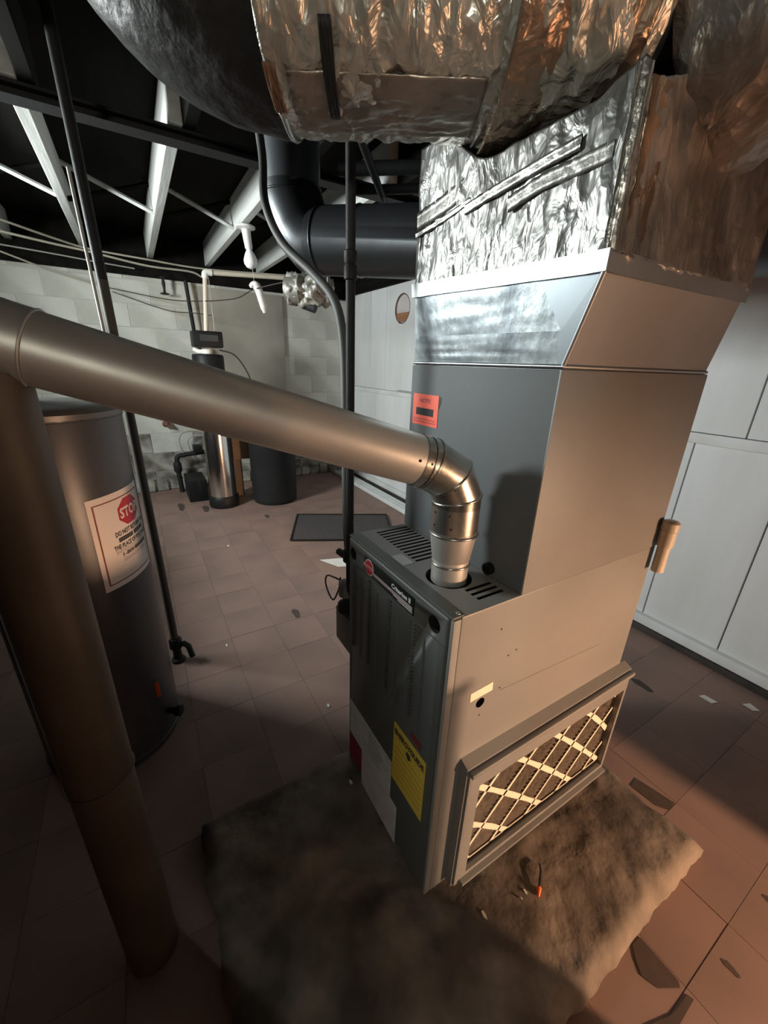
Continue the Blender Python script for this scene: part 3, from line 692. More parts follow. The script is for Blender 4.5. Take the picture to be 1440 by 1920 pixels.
# hanging torn end, kraft flap and black strip
def on_duct(s, ang, off=0):   # ang measured from horizontal toward camera, negative = below
    t = dtan(s); side = V((t.y, -t.x, 0)).normalized()
    return along(s)+(side*math.cos(ang)+V((0, 0, 1))*math.sin(ang))*(RA+off+boxy(math.cos(ang), math.sin(ang)))
def wrap_patch(name, s0, s1, a0, a1, off, mat, th=.003, n=14):
    vs_ = []; fs = []
    for o_ in (off, off-th):
        for i in range(n+1):
            for j in range(n+1):
                vs_.append(on_duct(s0+(s1-s0)*i/n, a0+(a1-a0)*j/n, o_+.003*noise.noise((i*.5, j*.5, s0*9))))
    o2 = (n+1)**2
    for i in range(n):
        for j in range(n): q = i*(n+1)+j; f = (q, q+n+1, q+n+2, q+1); fs.append(f); fs.append(tuple(o2+x for x in f[::-1]))
    edge = [i*(n+1) for i in range(n+1)]+[n*(n+1)+j for j in range(1, n+1)]+[i*(n+1)+n for i in range(n-1, -1, -1)]+[j for j in range(n-1, 0, -1)]
    m = len(edge)
    for k in range(m): fs.append((edge[k], o2+edge[k], o2+edge[(k+1) % m], edge[(k+1) % m]))
    return from_py(name, vs_, fs, mat, du, True)
tag(wrap_patch('kraft_flap', -.29, -.273, -1.3, -.95, .014, kraft), 'brown torn paper flap')
tag(wrap_patch('black_duct_strip', -.205, -.188, -1.35, -.75, .012, iron), 'narrow black strip on the duct')  # narrow dark strip following the duct surface
wrap_patch('foil_overlap', -.26, .035, -1.6, -1.0, .007, FOIL('foil_under', (.34, .30, .25), (.20, .17, .14), .38, .6, 14, strength=.5), n=30)
wrap_patch('foil_overlap', SEAM+.01, SEND-.02, -1.75, .2, .020, FOIL('foil_tan', (.52, .38, .27), (.30, .23, .17), .33, .82, 22, (1, 1, .6)), n=40)
# cut end with ragged rim
te = dtan(SEND-.011); pe = along(SEND)
lathe('cut_end', [(RA-.03, 0), (RA-.03, .002)], pe+te*.004, foil_void, du, 40, te)
vs_, fs = sweep([pe-te*.012, pe+te*.005, pe+te*.022], [RA+.012, RA+.016, RA+.010], 80, False, lambda s, a, d, p: .010*fbm(V((math.cos(a)*3, math.sin(a)*3, s*20)), 3))
vs2, fs2 = sweep([pe+te*.022, pe-te*.012], [RA+.004, RA-.006], 80, False)
o2 = len(vs_); fs += [tuple(o2+i for i in f) for f in fs2]; vs_ += vs2
from_py('torn_rim', vs_, fs, foil_tape, du, True)

# ================================================================== SECOND FOIL DUCT (to the right)
d2 = thing('insulated_duct', 'foil-wrapped branch duct leaving the plenum toward the upper right corner', 'duct', (.6, .40, 1.77))
pts = [V((.47+.02*k, .42, 1.85+.003*k)) for k in range(0, 50)]
tube('foil_sleeve', pts, [.155+.018*max(0, 1-k/8) for k in range(50)], foil_side, d2, 100, True, foil_disp(.012, 14.0, .9), True)
torus('wire_tie', pts[6], (1, 0, .15), .162, .004, foil_tape, d2, 60)

# ================================================================== FLUE PIPE
FX, FY = .312, .098
fl_ = thing('flue_pipe', 'silver metal flue pipe rising from the furnace top and running to the left', 'flue pipe', (FX, FY, ZT))
rb, rf = .0405, .0505
lathe('lower_collar', [(rb, -.03), (rb, .055)], (FX, FY, ZT), pipe_metal, fl_, 48)
torus('bead', (FX, FY, ZT+.040), (0, 0, 1), rb+.0005, .0028, pipe_bright, fl_)
lathe('reducer', [(rb, .05), (rb+.0015, .053), (rf-.001, .106), (rf, .112), (rf, .12)], (FX, FY, ZT), pipe_metal, fl_, 48)
torus('bead', (FX, FY, ZT+.113), (0, 0, 1), rf+.0005, .003, pipe_bright, fl_)
# elbow gores
A_ = V((FX, FY, 1.04)); Bp = V((.2965, .055, 1.186)); Ldir = (V((.177, -.545, 1.372))-V((.293, .036, 1.188))).normalized()
E0, E1 = V((FX, FY, 1.118)), V((.306, .080, 1.160)); E2 = V((.2935, .032, 1.1905))
lathe('elbow_gore', [(rf, 0), (rf, .082)], (FX, FY, 1.036), pipe_bright, fl_, 48)
def gore(p0, p1, n0, n1, r, mat):
    """short pipe piece with both ends mitred by planes (p, n)"""
    d = (p1-p0).normalized(); ref = V((0, 0, 1)) if abs(d.z) < .9 else V((1, 0, 0)); nx = d.cross(ref).normalized(); ny = d.cross(nx); vs_ = []; S = 48
    for p, n in ((p0, n0), (p1, n1)):
        for k in range(S):
            a = 2*math.pi*k/S; o = p0+(nx*math.cos(a)+ny*math.sin(a))*r
            t = (p-o).dot(n)/d.dot(n); vs_.append(o+d*t)
    fs = [(k, (k+1) % S, S+(k+1) % S, S+k) for k in range(S)]
    return from_py('elbow_gore', vs_, fs, mat, fl_, True)
upv = V((0, 0, 1)); m1 = (upv+(E1-E0).normalized()).normalized(); dE = (E1-E0).normalized(); dE2 = (E2-E1).normalized()
m2 = (dE+dE2).normalized(); m3 = (dE2+Ldir).normalized()
gore(V((FX, FY, 1.10)), E0, upv, m1, rf, pipe_bright)
gore(E0, E1, m1, m2, rf, pipe_bright); gore(E1, E2, m2, m3, rf, pipe_bright)
gore(E2, E2+Ldir*.03, m3, Ldir, rf+.0006, pipe_bright)
for p, n in ((E0, m1), (E1, m2), (E2, m3)):
    torus('elbow_seam', p, n, rf*1.015, .0025, pipe_bright, fl_)
torus('elbow_seam', E2+Ldir*.012, Ldir, rf+.001, .0022, pipe_bright, fl_)
for (p, n, angs) in ((V((FX, FY, 1.09)), upv, (-.9, -.2)), (V((FX, FY, 1.062)), upv, (-.9, -.1)), (E1-dE*.008, dE, (0,)), (E2+Ldir*.02, Ldir, (0,)), (E2+Ldir*.045, Ldir, (0,))):
    to = (CAM-p); to = (to-n*to.dot(n)).normalized(); sd = n.cross(to)
    for a in angs:
        dd = to*math.cos(a)+sd*math.sin(a); lathe('rivet', [(.0028, 0), (.002, .0012)], p+dd*(rf+.0002), iron, fl_, 8, dd)
pEnd = E2+Ldir*.70; jt = E2+Ldir*.625
tube('long_pipe', [E2+Ldir*.022, jt+Ldir*.02], rf-.0008, pipe_metal, fl_, 56, False)
tube('long_pipe', [jt-Ldir*.005, E2+Ldir*1.15], rf+.0006, pipe_metal, fl_, 56, False)
torus('crimp', jt-Ldir*.004, Ldir, rf+.0004, .0018, pipe_metal, fl_)
lathe('rivet', [(.0022, 0), (.0016, .001)], E2+Ldir*.17+V((.35, -.1, .93)).normalized()*rf, iron, fl_, 8, (.35, -.1, .93))
# vertical drop pipe under it at the left
VPX, VPY = .172, -.617
drop_m = M('old_pipe', (.12, .10, .078), .55, .35, col2=(.085, .07, .055), vs_=6)
vp = thing('drop_pipe', 'vertical grey metal pipe close by under the flue at the left edge', 'pipe', (VPX, VPY, 0))
lathe('upper_pipe', [(.0555, .61), (.0555, 1.345)], (VPX, VPY, 0), drop_m, vp, 48)
lathe('lower_pipe', [(.0535, 0), (.0535, .63)], (VPX, VPY, 0), drop_m, vp, 48)
torus('joint_bead', (VPX, VPY, .612), (0, 0, 1), .0555, .0025, drop_m, vp)

# ================================================================== WATER HEATER
HXc, HYc, HRc = -.585, -.705, .212
wh = thing('water_heater', 'dark cylindrical water heater tank with a white stop notice at the left', 'water heater', (HXc, HYc, 0))
lathe('tank', [(HRc-.004, .0), (HRc, .01), (HRc, 1.215), (HRc-.003, 1.222)], (HXc, HYc, 0), tank_m, wh, 64)
lathe('top_cap', [(HRc+.003, 1.205), (HRc+.003, 1.222), (HRc-.01, 1.235), (HRc-.06, 1.24), (.01, 1.243)], (HXc, HYc, 0), M('heater_top', (.11, .105, .10), .4, .3), wh, 64)
torus('rim_band', (HXc, HYc, 1.206), (0, 0, 1), HRc+.001, .003, tank_m, wh)
torus('base_ring', (HXc, HYc, .03), (0, 0, 1), HRc, .004, tank_m, wh)
lathe('draft_hood', [(.05, 1.24), (.05, 1.30), (.075, 1.33), (.04, 1.34)], (HXc-.05, HYc-.1, 0), galv, wh, 32)
# curved notice
def cyl_pt(a, z, off): return V((HXc+(HRc+off)*math.cos(a), HYc+(HRc+off)*math.sin(a), z))
SA0, SA1, SZ0, SZ1 = math.radians(25), math.radians(79), .705, .995
def sp_(u, v, off): # u to the right as seen from the camera, v up; slightly tilted sheet
    return cyl_pt(SA0+(SA1-SA0)*u, SZ0+(SZ1-SZ0)*v + (u-.5)*.012, off)
def curved(name, u0, u1, v0, v1, off, mat, parent, n=16):
    vs_ = []; fs = []
    for o_ in (off, off-.0008):
        for i in range(n+1):
            for v in (v0, v1): vs_.append(sp_(u0+(u1-u0)*i/n, v, o_))
    o2 = (n+1)*2
    for i in range(n):
        f = (i*2, i*2+2, i*2+3, i*2+1); fs += [f, tuple(o2+x for x in f[::-1]), (i*2, o2+i*2, o2+i*2+2, i*2+2), (i*2+1, i*2+3, o2+i*2+3, o2+i*2+1)]
    fs += [(0, 1, o2+1, o2), (n*2, o2+n*2, o2+n*2+1, n*2+1)]
    return from_py(name, vs_, fs, mat, parent, 40)
no = curved('stop_notice', 0, 1, 0, 1, .0015, sign_paper, wh); tag(no, 'white stop notice with red border and octagon')
for (a, b, c, d) in ((.07, .95, .055, .066), (.07, .95, .925, .936), (.065, .085, .055, .936), (.94, .95, .055, .936)): curved('border', a, b, c, d, .0021, maroon, no)
def octagon(uc, vc, ru, rv, off, mat, n=24):
    vs_ = []; fs = []; c8 = math.cos(math.pi/8); s8 = math.sin(math.pi/8)
    for o_ in (off, off-.0008):
        for i in range(n+1):
            x = -c8+2*c8*i/n; h = c8 if abs(x) <= s8 else c8-(abs(x)-s8)
            for sg in (-1, 1): vs_.append(sp_(uc+ru*x, vc+rv*h*sg, o_))
    o2 = (n+1)*2
    for i in range(n):
        f = (i*2, i*2+2, i*2+3, i*2+1); fs += [f, tuple(o2+x for x in f[::-1]), (i*2, o2+i*2, o2+i*2+2, i*2+2), (i*2+1, i*2+3, o2+i*2+3, o2+i*2+1)]
    return from_py('octagon', vs_, fs, mat, no, 40)
octagon(.645, .76, .245, .155, .0023, red_ink)
def curved_text(s, uc, vc, uw, vh, mat, off=.0029, bold=0.0):
    me = text_mesh(s, 1.0, bold); xs = [v.co.x for v in me.vertices]; ys = [v.co.y for v in me.vertices]
    kx = uw/(max(xs)-min(xs)); ky = vh/(max(ys)-min(ys)); mx = (max(xs)+min(xs))/2; my = (max(ys)+min(ys))/2
    for v in me.vertices: v.co = sp_(uc+(v.co.x-mx)*kx, vc+(v.co.y-my)*ky, off)
    me.materials.clear(); return link('lettering', me, mat, no)
curved_text('STOP', .645, .76, .41, .115, sign_paper, .0034, bold=.03)
curved_text('DO NOT RETURN TO', .63, .565, .66, .056, ink, bold=.025)
curved_text('THE PLACE OF PURCHASE', .61, .425, .74, .054, ink, bold=.025)
curved_text('1-800', .47, .328, .22, .044, ink, bold=.025)
for (a, b, v) in ((.34, .62, .495), (.65, .92, .495)): curved('print_word', a, b, v-.024, v+.024, .0022, ink, no)
curved('print_word', .60, .92, .308, .348, .0022, ink, no)
for k, v in enumerate((.384, .372, .360, .285, .268, .251)): curved('print_line', .26+.1*(k > 2), .88, v-.003, v+.003, .0021, M('faint_ink', (.42, .37, .34), .7), no)
# drain valve and orange tag
dv = lathe('drain_valve', [(.012, 0), (.012, .03), (.02, .032), (.02, .05), (.008, .052)], cyl_pt(1.0, .12, 0), black, wh, 16, (math.cos(1.0), math.sin(1.0), 0))
tag(box('orange_tag', cyl_pt(.85, .25, .001)-V((.006, .006, .03)), cyl_pt(.85, .25, .001)+V((.006, .006, .03)), orange_pl, wh), 'small orange tag')
# standing gas pipe beside the heater
gp = thing('gas_riser', 'thin dark vertical pipe with a valve standing beside the water heater', 'pipe', (-.90, -.47, 0))
tube('riser_shaded_top', [(-.924, -.487, 1.60), (-.938, -.498, 2.41)], .0165, iron, gp, 16)  # top length coloured black to stand for the shade up there
tube('riser', [(-.90, -.47, .06), (-.924, -.487, 1.61)], .0165, M('rusty_pipe', (.085, .072, .058), .65, .2, vs_=8, col2=(.05, .042, .035), stretch=(1, 1, .4)), gp, 16)
tube('shutoff_handle', [(-.885, -.44, .10), (-.86, -.42, .095), (-.845, -.41, .04)], .013, black, gp, 10)
lathe('valve_body', [(.02, 0), (.028, .01), (.028, .05), (.02, .06)], (-.90, -.47, .07), black, gp, 20)
tube('conduit_strip', [(-.925, -.51, 1.35), (-.945, -.522, 1.92)], .005, M('pale_conduit', (.45, .45, .42), .5, .4), gp, 8)
lathe('foot_flange', [(.03, 0), (.03, .012), (.02, .02), (.018, .065)], (-.90, -.47, 0), iron, gp, 20)

# ================================================================== PIPES BY THE FURNACE
bp = thing('gas_pipe', 'black iron gas pipe dropping from the ceiling at the furnace left side', 'pipe', (-.07, .04, .8))
GX, GY = -.066, .036
tube('riser', [(GX, GY, .70), (GX, GY, 1.87)], .0115, iron, bp, 16)
lathe('coupling', [(.0115, 0), (.0155, .003), (.0155, .03), (.0125, .034), (.0155, .038), (.0155, .06), (.0115, .063)], (GX, GY, 1.555), iron, bp, 16)
tube('run', catmull([(GX, GY, 1.86), (GX-.02, GY+.015, 1.885), (GX-.12, GY+.085, 1.89), (-.75, .55, 1.93)], 5), .0115, iron, bp, 12)
lathe('cock', [(.012, 0), (.021, .006), (.021, .04), (.012, .048)], (GX, GY, .80), iron, bp, 16)
tube('cock_handle', [(GX-.012, GY-.005, .815), (GX-.062, GY-.008, .812)], .011, iron, bp, 10)
lathe('union', [(.016, 0), (.026, .006), (.026, .05), (.016, .056)], (GX-.022, GY, .668), M('valve_grey', (.25, .24, .23), .5, .5), bp, 16)
lathe('regulator', [(.02, 0), (.034, .008), (.034, .03), (.018, .04), (.014, .06)], (GX-.02, GY+.004, .610), iron, bp, 18)
tube('valve_inlet', [(GX, GY, .71), (GX+.02, GY, .69), (-.002, GY+.03, .685)], .011, iron, bp, 10)
hs = tube('grey_hose', catmull([(-.60, -.02, 2.10), (-.588, -.006, 1.955), (-.538, -.021, 1.819), (-.472, .006, 1.707), (-.337, .053, 1.608), (-.233, .07, 1.53), (-.180, .070, 1.427), (-.125, .050, 1.262), (-.100, .040, 1.05), (-.095, .04, .90), (-.080, .045, .76)], 8), .0125, hose, None, 14)
tag(hs, 'flexible grey hose curving down from the joists to the furnace', 'hose')
tag(tube('power_cord', catmull([(-.115, .03, .712), (-.15, .022, .708), (-.195, .015, .695), (-.205, .012, .665), (-.185, .015, .630), (-.16, .02, .618), (-.14, .025, .650), (-.128, .03, .690), (-.122, .03, .72)], 8), .0028, cord_dark, None, 8), 'dark red brown cord loop on the furnace left side', 'cord')

# ================================================================== DARK ROUND DUCT BEHIND
bd2 = thing('round_duct', 'dark grey round metal duct with an elbow between plenum and joists', 'duct', (-.5, .45, 1.77))
RD = .112
path = [(.02, .44, 1.69), (-.30, .475, 1.745), (-.497, .50, 1.775), (-.62, .40, 1.778), (-.74, .27, 1.785)]
p0, p1 = V((-.22, .655, 1.755)), V((-.76, .235, 1.80))
dh = (p1-p0).normalized()
tube('horizontal_run', [V((.06, .60, 1.72)), V((-.10, .66, 1.745)), p0, p1], RD, duct_dark, bd2, 40)
c1 = p1+dh*.06+V((0, 0, .04)); c2 = c1+dh*.045+V((0, 0, .10))
tube('elbow', [p1-dh*.02, p1+dh*.015, c1, c2, c2+V((0, 0, .03))], RD, duct_dark, bd2, 40, True, None, 20)
tube('vertical_run', [c2+V((0, 0, -.01)), V((c2.x, c2.y, 2.40))], RD-.004, M('duct_grey', (.17, .185, .195), .36, .75, vs_=4), bd2, 40)
torus('seam', p1-dh*.03, dh, RD, .004, duct_dark, bd2); torus('seam', c2, (0, 0, 1), RD, .004, duct_dark, bd2)
torus('seam', p0+dh*.12, dh, RD, .004, duct_dark, bd2); torus('seam', p0+dh*.5, dh, RD, .003, M('seam_light', (.25, .25, .25), .4, .6), bd2)
# dark pipes under the joists behind
for k, (a, b, r, lab) in enumerate([((-.70, .30, 2.02), (-.05, 1.10, 2.02), .022, 'black pipe under the joists behind the plenum, upper one'), ((-.72, .36, 1.975), (-.05, 1.16, 1.975), .016, 'black pipe under the joists behind the plenum, lower one')]):
    tag(tube('ceiling_pipe', [a, b], r, iron, None, 14), lab, 'pipe', 'black pipes behind the plenum')
# crumpled foil stub hanging under the duct
fs_ = thing('foil_stub', 'crumpled foil-wrapped duct stub hanging below the dark duct', 'duct', (-1.78, .58, 1.78))
fa = V((-1.88, .50, 1.80)); fb = V((-1.70, .70, 1.795))
cr = M('crumpled_foil', (.42, .40, .36), .45, .4, col2=(.26, .25, .22), vs_=14, bump=.6, bs=30)
tube('foil_wrap', [fa.lerp(fb, k/24) for k in range(25)], [.085+.012*math.sin(k*.5)*(k > 8) for k in range(25)], cr, fs_, 40, True, lambda s, a, d, p: .034*fbm(V((s*22, math.cos(a)*2.6, math.sin(a)*2.6)), 5), True)
tube('stub_collar', [fa+(fa-fb)*.05, fa.lerp(fb, .3)], .088, M('dull_foil', (.34, .33, .29), .4, .6, vs_=8), fs_, 32)
lathe('open_end', [(.06, 0), (.06, .004)], fa+(fa-fb)*.055, void, fs_, 24, (fa-fb))
tube('dark_tail', [fa.lerp(fb, .3)+V((0, 0, -.08)), fa.lerp(fb, .62)+V((0, 0, -.105))], .03, iron, fs_, 16)
# dark return duct along the right wall top
tag(tube('return_duct', [(-.5, 1.55, 1.90), (1.53, 1.55, 1.90)], .19, duct_dark, None, 40), 'dark round duct running along the panelled wall at right', 'duct')

# ================================================================== FAR END: WATER SOFTENER
SX, SY = -3.10, .135
sf = thing('water_softener', 'chrome jacketed water softener tank with black control head by the far wall', 'water softener', (SX, SY, 0))
lathe('boot', [(.135, 0), (.14, .02), (.14, .10), (.128, .115)], (SX, SY, 0), black, sf, 40)
lathe('chrome_jacket', [(.126, .10), (.126, 1.10), (.12, 1.12)], (SX, SY, 0), steel_mirror, sf, 48)
lathe('black_shoulder', [(.127, 1.10), (.13, 1.12), (.13, 1.385), (.12, 1.40), (.05, 1.405)], (SX, SY, 0), black, sf, 40)
lathe('valve_neck', [(.045, 1.40), (.045, 1.47)], (SX, SY, 0), pvc_white, sf, 20)
hd = box('control_head', (SX-.08, SY-.115, 1.455), (SX+.10, SY+.125, 1.585), black, sf, .014)
box('head_display', (SX+.098, SY-.06, 1.505), (SX+.103, SY+.085, 1.555), M('display', (.05, .055, .055), .15), hd)
for s in (-1, 1): tube('bypass_pipe', [(SX-.02, SY+.03*s, 1.42), (SX-.06, SY-.06, 1.42), (SX-.1, SY-.09, 1.44)], .02, pvc_white, sf, 12)
tube('brine_line', catmull([(SX+.02, SY+.10, 1.44), (SX+.05, SY+.22, 1.40), (SX+.05, SY+.32, 1.25), (SX+.03, SY+.38, 1.05), (SX+.03, SY+.42, .85)], 6), .006, cord_dark, sf, 8)
BX, BY, BR = -3.06, .635, .222
bt = thing('brine_tank', 'round black plastic brine tank beside the chrome softener', 'tank', (BX, BY, 0))
lathe('tank_body', [(BR-.012, 0), (BR-.004, .012), (BR, .05), (BR+.004, .72), (BR+.008, .725), (BR+.008, .75)], (BX, BY, 0), M('brine_plastic', (.018, .019, .021), .5, vs_=8, spec=.25), bt, 48)
lathe('lid', [(BR+.014, .745), (BR+.014, .775), (BR-.02, .79), (.02, .795)], (BX, BY, 0), black, bt, 48)
tag(box('cardboard_carton', (-3.42, .30, .40), (-3.30, .47, .86), cardboard, None, .002), 'brown cardboard carton standing behind the chrome softener tank', 'carton')
tag(box('wooden_post', (-3.42, .30, 0), (-3.33, .38, .399), M('weathered_wood', (.30, .22, .16), .8), None, .003), 'short brown wooden post under the carton behind the softener', 'post')
tag(box('black_box', (-3.66, -.16, 0), (-3.30, .02, .22), black, None, .012), 'low black box on the floor left of the softener', 'box')
# white pvc pipe above the softener
wpv = thing('pvc_pipe', 'cream plastic pipe rising from the softener and turning along the far wall', 'pipe', (SX, SY+.04, 1.59))
px, py = SX, .165
tube('riser', [(px, py-.02, 1.58), (px, py+.02, 2.015)], .019, pvc, wpv, 16)
tube('run', [(px, py+.03, 2.035), (px, .95, 2.08)], .019, pvc, wpv, 16)
tube('elbow', catmull([(px, py+.018, 1.99), (px, py+.022, 2.025), (px, py+.04, 2.036), (px, py+.075, 2.038)], 4), .026, pvc_white, wpv, 16)
tube('branch_wire', [(px, py+.05, 1.60), (px, py+.045, 2.0)], .004, cord_m, wpv, 6)
# iron water pipes on the far wall
ip = thing('iron_water_pipe', 'thin black vertical pipe on the far wall left of the softener', 'pipe', (-3.8, .1, 1.3))
tube('riser', [(-3.82, .115, 2.06), (-3.80, .135, 1.60), (-3.70, .15, 1.45)], .018, iron, ip, 12)
lathe('elbow', [(.024, 0), (.028, .01), (.028, .05), (.02, .06)], (-3.71, .15, 1.42), iron, ip, 14)
hg = thing('pipe_hanger', 'small black iron bracket hanging from the sill of the far wall', 'bracket', (-3.79, -.08, 1.92))
lathe('stem', [(.03, .14), (.012, .12), (.016, .08), (.010, .04), (.012, .012)], (-3.79, -.08, 1.925), iron, hg, 14)
lathe('foot', [(.03, 0), (.045, .006), (.03, .014)], (-3.79, -.08, 1.918), iron, hg, 16)
wm = thing('water_meter_pipe', 'black pipe assembly with a meter low on the far wall', 'pipe', (-3.75, -.1, .3))
tube('pipe', catmull([(-3.72, -.19, .0), (-3.72, -.195, .12), (-3.72, -.20, .30), (-3.72, -.185, .385), (-3.72, -.12, .40), (-3.72, -.02, .41), (-3.72, .10, .42)], 5), .024, iron, wm, 12)
lathe('joint', [(.03, 0), (.04, .02), (.04, .09), (.03, .11)], (-3.72, -.20, .22), iron, wm, 14)
box('meter', (-3.76, -.03, .42), (-3.66, .06, .50), black, wm, .012)
tube('copper_loop', catmull([(-3.74, -.12, .41), (-3.74, -.15, .52), (-3.74, -.12, .62), (-3.74, -.02, .645), (-3.74, .10, .63)], 6), .008, copper_p, wm, 8)
tube('copper_loop', catmull([(-3.75, -.05, .42), (-3.75, -.07, .52), (-3.75, -.03, .585), (-3.75, .08, .59)], 6), .008, copper_p, wm, 8)
tag(lathe('pipe_plug', [(.03, 0), (.036, .02), (.02, .05), (.012, .08)], (-3.86, -.245, .715), M('rust', (.16, .07, .05), .8), None, 14, (1, .2, -.1)), 'rusty pipe plug sticking out of the far wall', 'plug')

# ================================================================== LIGHT BULB, PULL CHAIN, CABLES
lb = thing('ceiling_bulb', 'unlit frosted bulb in a porcelain socket under the joist', 'light bulb', (-2.28, .34, JB))
bc = V((-2.28, .345, 0))
lathe('socket_base', [(.04, 0), (.062, .012), (.062, .022), (.035, .03)], bc+V((0, 0, JB-.002)), porcelain, lb, 28, (0, 0, -1))
tube('socket', [bc+V((0, 0, JB-.02)), bc+V((.0, .005, JB-.08)), bc+V((0, .012, JB-.14))], [.03, .027, .024], porcelain, lb, 20)
lathe('bulb', [(.016, 0), (.020, .02), (.034, .045), (.045, .075), (.044, .098), (.030, .120), (.006, .130)], bc+V((0, .012, JB-.13)), bulb_glass, lb, 28, (0, .06, -1), 60)
tp = bc+V((0, .03, JB-.235)); kn = V((-2.26, .375, 1.80))
tag(tube('pull_chain', [tp+V((0, -.005, .0)), kn], .0016, cord_m, lb, 5), 'thin pull chain')
rag = tube('white_rag', catmull([kn+V((0, -.03, .06)), kn+V((0, .005, .065)), kn+V((.01, .02, .03)), kn+V((.01, .035, -.03)), kn+V((.01, .05, -.085)), kn+V((.01, .052, -.105))], 6), [.012]*4+[.018, .022, .026, .028, .028, .027, .026, .026, .027, .027, .026, .025, .023, .020, .017, .016, .02, .018, .014]+[.012]*8, white_paper, None, 12, True, lambda s, a, d, p: .006*noise.noise(p*30), True) if False else None
rp = catmull([kn+V((0, -.035, .045)), kn+V((0, -.005, .06)), kn+V((.01, .02, .03)), kn+V((.01, .035, -.03)), kn+V((.01, .05, -.09)), kn+V((.01, .052, -.115))], 6)
rr = [.010+.018*math.sin(math.pi*min(1, (k+2)/len(rp))) for k in range(len(rp))]
tag(tube('white_rag', rp, rr, white_paper, None, 14, True, lambda s, a, d, p: .006*noise.noise(p*30), True), 'small white rag dangling from the wire under the bulb', 'rag')
def cable(name, pts, r, mat, lab): tag(tube(name, catmull(pts, 8), r, mat, None, 8), lab, 'cable', 'cables strung below the joists')
cable('cable', [(-3.02, -1.12, 2.19), (-3.45, -.80, 2.185), (-3.62, -.60, 2.18), (-3.70, -.2, 2.175), (-3.75, .30, 2.17), (-3.62, 1.05, 2.19)], .008, cord_m, 'cream cable highest of those strung below the joists')
cable('cable', [(-3.32, -1.2, 2.17), (-3.52, -.85, 2.165), (-3.62, -.61, 2.16), (-3.70, -.2, 2.125), (-3.74, .15, 2.13), (-3.76, .26, 2.10)], .009, cord_m, 'thick cream cable sloping to the far wall')
cable('cable', [(-3.55, -1.25, 2.12), (-3.62, -.85, 2.11), (-3.66, -.60, 2.10), (-3.70, -.3, 2.09)], .006, M('cable_grey', (.30, .30, .27), .6), 'thin grey cable below the two cream cables')
cable('cable', [(-3.55, -1.2, 2.08), (-3.70, -.9, 2.00), (-3.78, -.62, 1.945)], .007, cord_m, 'cream cable slanting down at the left side of far wall')
cable('cable', [(-3.78, -.55, 1.93), (-3.6, -.1, 1.86), (-3.2, .12, 1.825), (-2.6, .30, 1.80), (-2.27, .365, 1.83), (-1.95, .52, 1.86)], .004, cord_dark, 'thin dark wire holding the white rag')
cable('cable', [(-3.80, -.5, 1.90), (-3.7, -.1, 1.78), (-3.5, .12, 1.755), (-3.4, .25, 1.74)], .004, cord_dark, 'thin dark wire low across the far wall')

# ================================================================== FLOOR THINGS
rm = thing('floor_mat', 'dark rectangular rubber mat on the floor beyond the furnace', 'mat', (-2.08, .93, 0))
mc = [V((-1.97, .44, 0)), V((-1.60, 1.20, 0)), V((-2.13, 1.44, 0)), V((-2.50, .68, 0))]
vs_ = [p+V((0, 0, .0007)) for p in mc]+[p+V((0, 0, .008)) for p in mc]
from_py('mat_base', vs_, [(3, 2, 1, 0), (4, 5, 6, 7)]+[(i, (i+1) % 4, 4+(i+1) % 4, 4+i) for i in range(4)], mat_rubber, rm)
for i in range(4): tube('mat_border', [mc[i]+V((0, 0, .009)), mc[(i+1) % 4]+V((0, 0, .009))], .008, black, rm, 8)
tag(patch('paper_sheet', [(-1.56, .52), (-1.40, .60), (-1.34, .78), (-1.50, .72)], .0008, white_paper, None, .0006), 'pale paper sheet lying on the floor near the mat', 'paper')
def chip(x, y, z, s, mat, lab, cat='debris'):
    pts = [(x+s*(.7+.5*random.random())*math.cos(t*1.257), y+s*.5*(.7+.5*random.random())*math.sin(t*1.257)) for t in range(5)]
    tag(patch('paint_chip', pts, z, mat, None, .003), lab, cat)
wn = thing('wire_nut', 'orange twist-on wire connector lying on the slab by the filter', 'wire connector', (.585, .30, .0575))
wd = V((.55, -.8, -.02)).normalized()
lathe('shell', [(.0065, 0), (.0062, .006), (.0035, .020), (.0015, .022)], (.588, .283, .065), orange_pl, wn, 12, wd)
tube('wire_tail', [(.588, .283, .065), (.567, .315, .068), (.553, .33, .064)], .0025, black, wn, 6)
chip(.575, .245, .0595, .007, white_paper, 'white paint chip on the slab just below the orange connector')
chip(.58, .225, .0595, .004, white_paper, 'tiny white chip on the slab, lowest near the connector')
chip(.555, .115, .0595, .010, M('beige_chip', (.5, .42, .33), .8), 'beige flake on the slab at the filter rack corner')
chip(.08, -.03, .0595, .010, white_paper, 'pale flake on the dark slab in front of the furnace')
tag(patch('paper_scrap', [(.465, 1.545), (.515, 1.545), (.525, 1.575), (.475, 1.572)], .0008, white_paper, None, .002), 'white paper scrap on the dark floor, left of two by the panel wall', 'paper')
tag(patch('paper_scrap', [(.585, 1.665), (.625, 1.66), (.64, 1.685), (.60, 1.70)], .0008, white_paper, None, .002), 'white paper scrap on the dark floor, right one by the panel wall', 'paper')
chip(-.30, .05, .0008, .012, white_paper, 'white chip on the floor beside the furnace left side')
chip(-.9, -.25, .0008, .010, white_paper, 'white chip on the floor near the gas riser')
chip(-2.1, -.02, .0008, .016, white_paper, 'pale chip on the open floor between heater and mat')

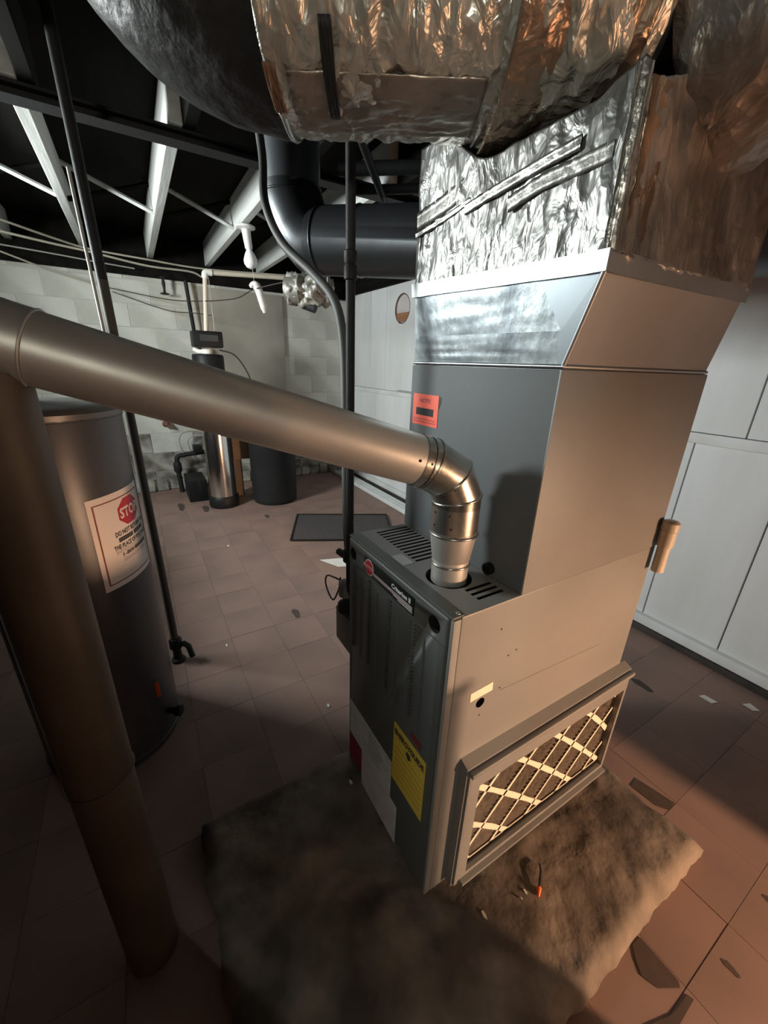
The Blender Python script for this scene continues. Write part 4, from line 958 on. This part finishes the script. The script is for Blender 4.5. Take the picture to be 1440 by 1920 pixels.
# ================================================================== LAMP AND ADDED LIGHT BLOCKERS OUTSIDE THE PICTURE
lp = thing('work_lamp', 'warm work lamp on a stand out of the picture at right', 'lamp', (LAMP.x, LAMP.y, 0))
lathe('stand', [(.12, 0), (.12, .01), (.012, .02), (.012, .62), (.02, .63)], (LAMP.x, LAMP.y, 0), iron, lp, 20)
lathe('bulb', [(.012, -.03), (.016, 0), (.02, .03), (.012, .05)], LAMP+V((0, 0, .07)), M('warm_bulb', (1, .72, .45), .3, emit=6), lp, 20)
lathe('shade', [(.30, .03), (.05, .20), (.048, .20), (.295, .03)], LAMP, M('shade_metal', (.05, .05, .05), .5), lp, 40)  # opaque shade added to dim lamp light on the upper ducts
ll = bpy.data.lights.new('lamp_light', 'POINT'); ll.energy = LAMP_W; ll.color = (1.0, .60, .36); ll.shadow_soft_size = .055
lo = bpy.data.objects.new('lamp_light', ll); COL.objects.link(lo); lo.location = LAMP; lo.parent = None
cb = thing('blocker_box', 'plain brown box added out of view to block lamp light', 'box', (1.4, .05, 0))  # unseen box added to keep lamp light off the lower left
box('carton', (1.12, -.30, 0), (1.60, .42, .72), cardboard, cb, .004)
box('lid', (1.11, -.305, .722), (1.61, .43, .742), cardboard, cb, .003)
sh = thing('blocker_shelf', 'tall dark shelf unit added out of view to block lamp light', 'shelf', (1.36, -.02, .744))  # unseen shelf added to keep lamp light off flue end and drop pipe
box('case', (1.12, -.30, .744), (1.60, .27, 1.78), M('blocker_shelf_dark', (.06, .05, .045), .8), sh, .004)
for k in range(3): box('blocker_shelf_front', (1.108, -.29, .80+k*.32), (1.119, .26, 1.08+k*.32), M('blocker_shelf_dark', (.06, .05, .045), .8), sh, .003)

for (x0, x1, h_, lab) in [(-2.0, -1.06, 1.25, 'low dark cabinet added out of view to block window light, nearest the far wall'), (-1.04, .1, 1.45, 'dark cabinet added out of view to block window light, middle of three'), (.12, 2.2, 1.70, 'tall wide dark cabinet added out of view to block window light, nearest the camera')]:
    sc_ = thing('blocker_cabinet', lab, 'cabinet', ((x0+x1)/2, -1.6, 0), 'light-blocking cabinets along the left wall')  # unseen cabinets added to keep window light off floor and pad
    box('body', (x0, -1.88, 0), (x1, -1.33, h_), M('blocker_cabinet_dark', (.05, .045, .04), .7), sc_, .006)
    xm = (x0+x1)/2
    for a, b in ((x0+.01, xm-.01), (xm+.01, x1-.01)): box('blocker_cabinet_door', (a, -1.329, .06), (b, -1.312, h_-.03), M('blocker_cabinet_dark', (.05, .045, .04), .7), sc_, .004)
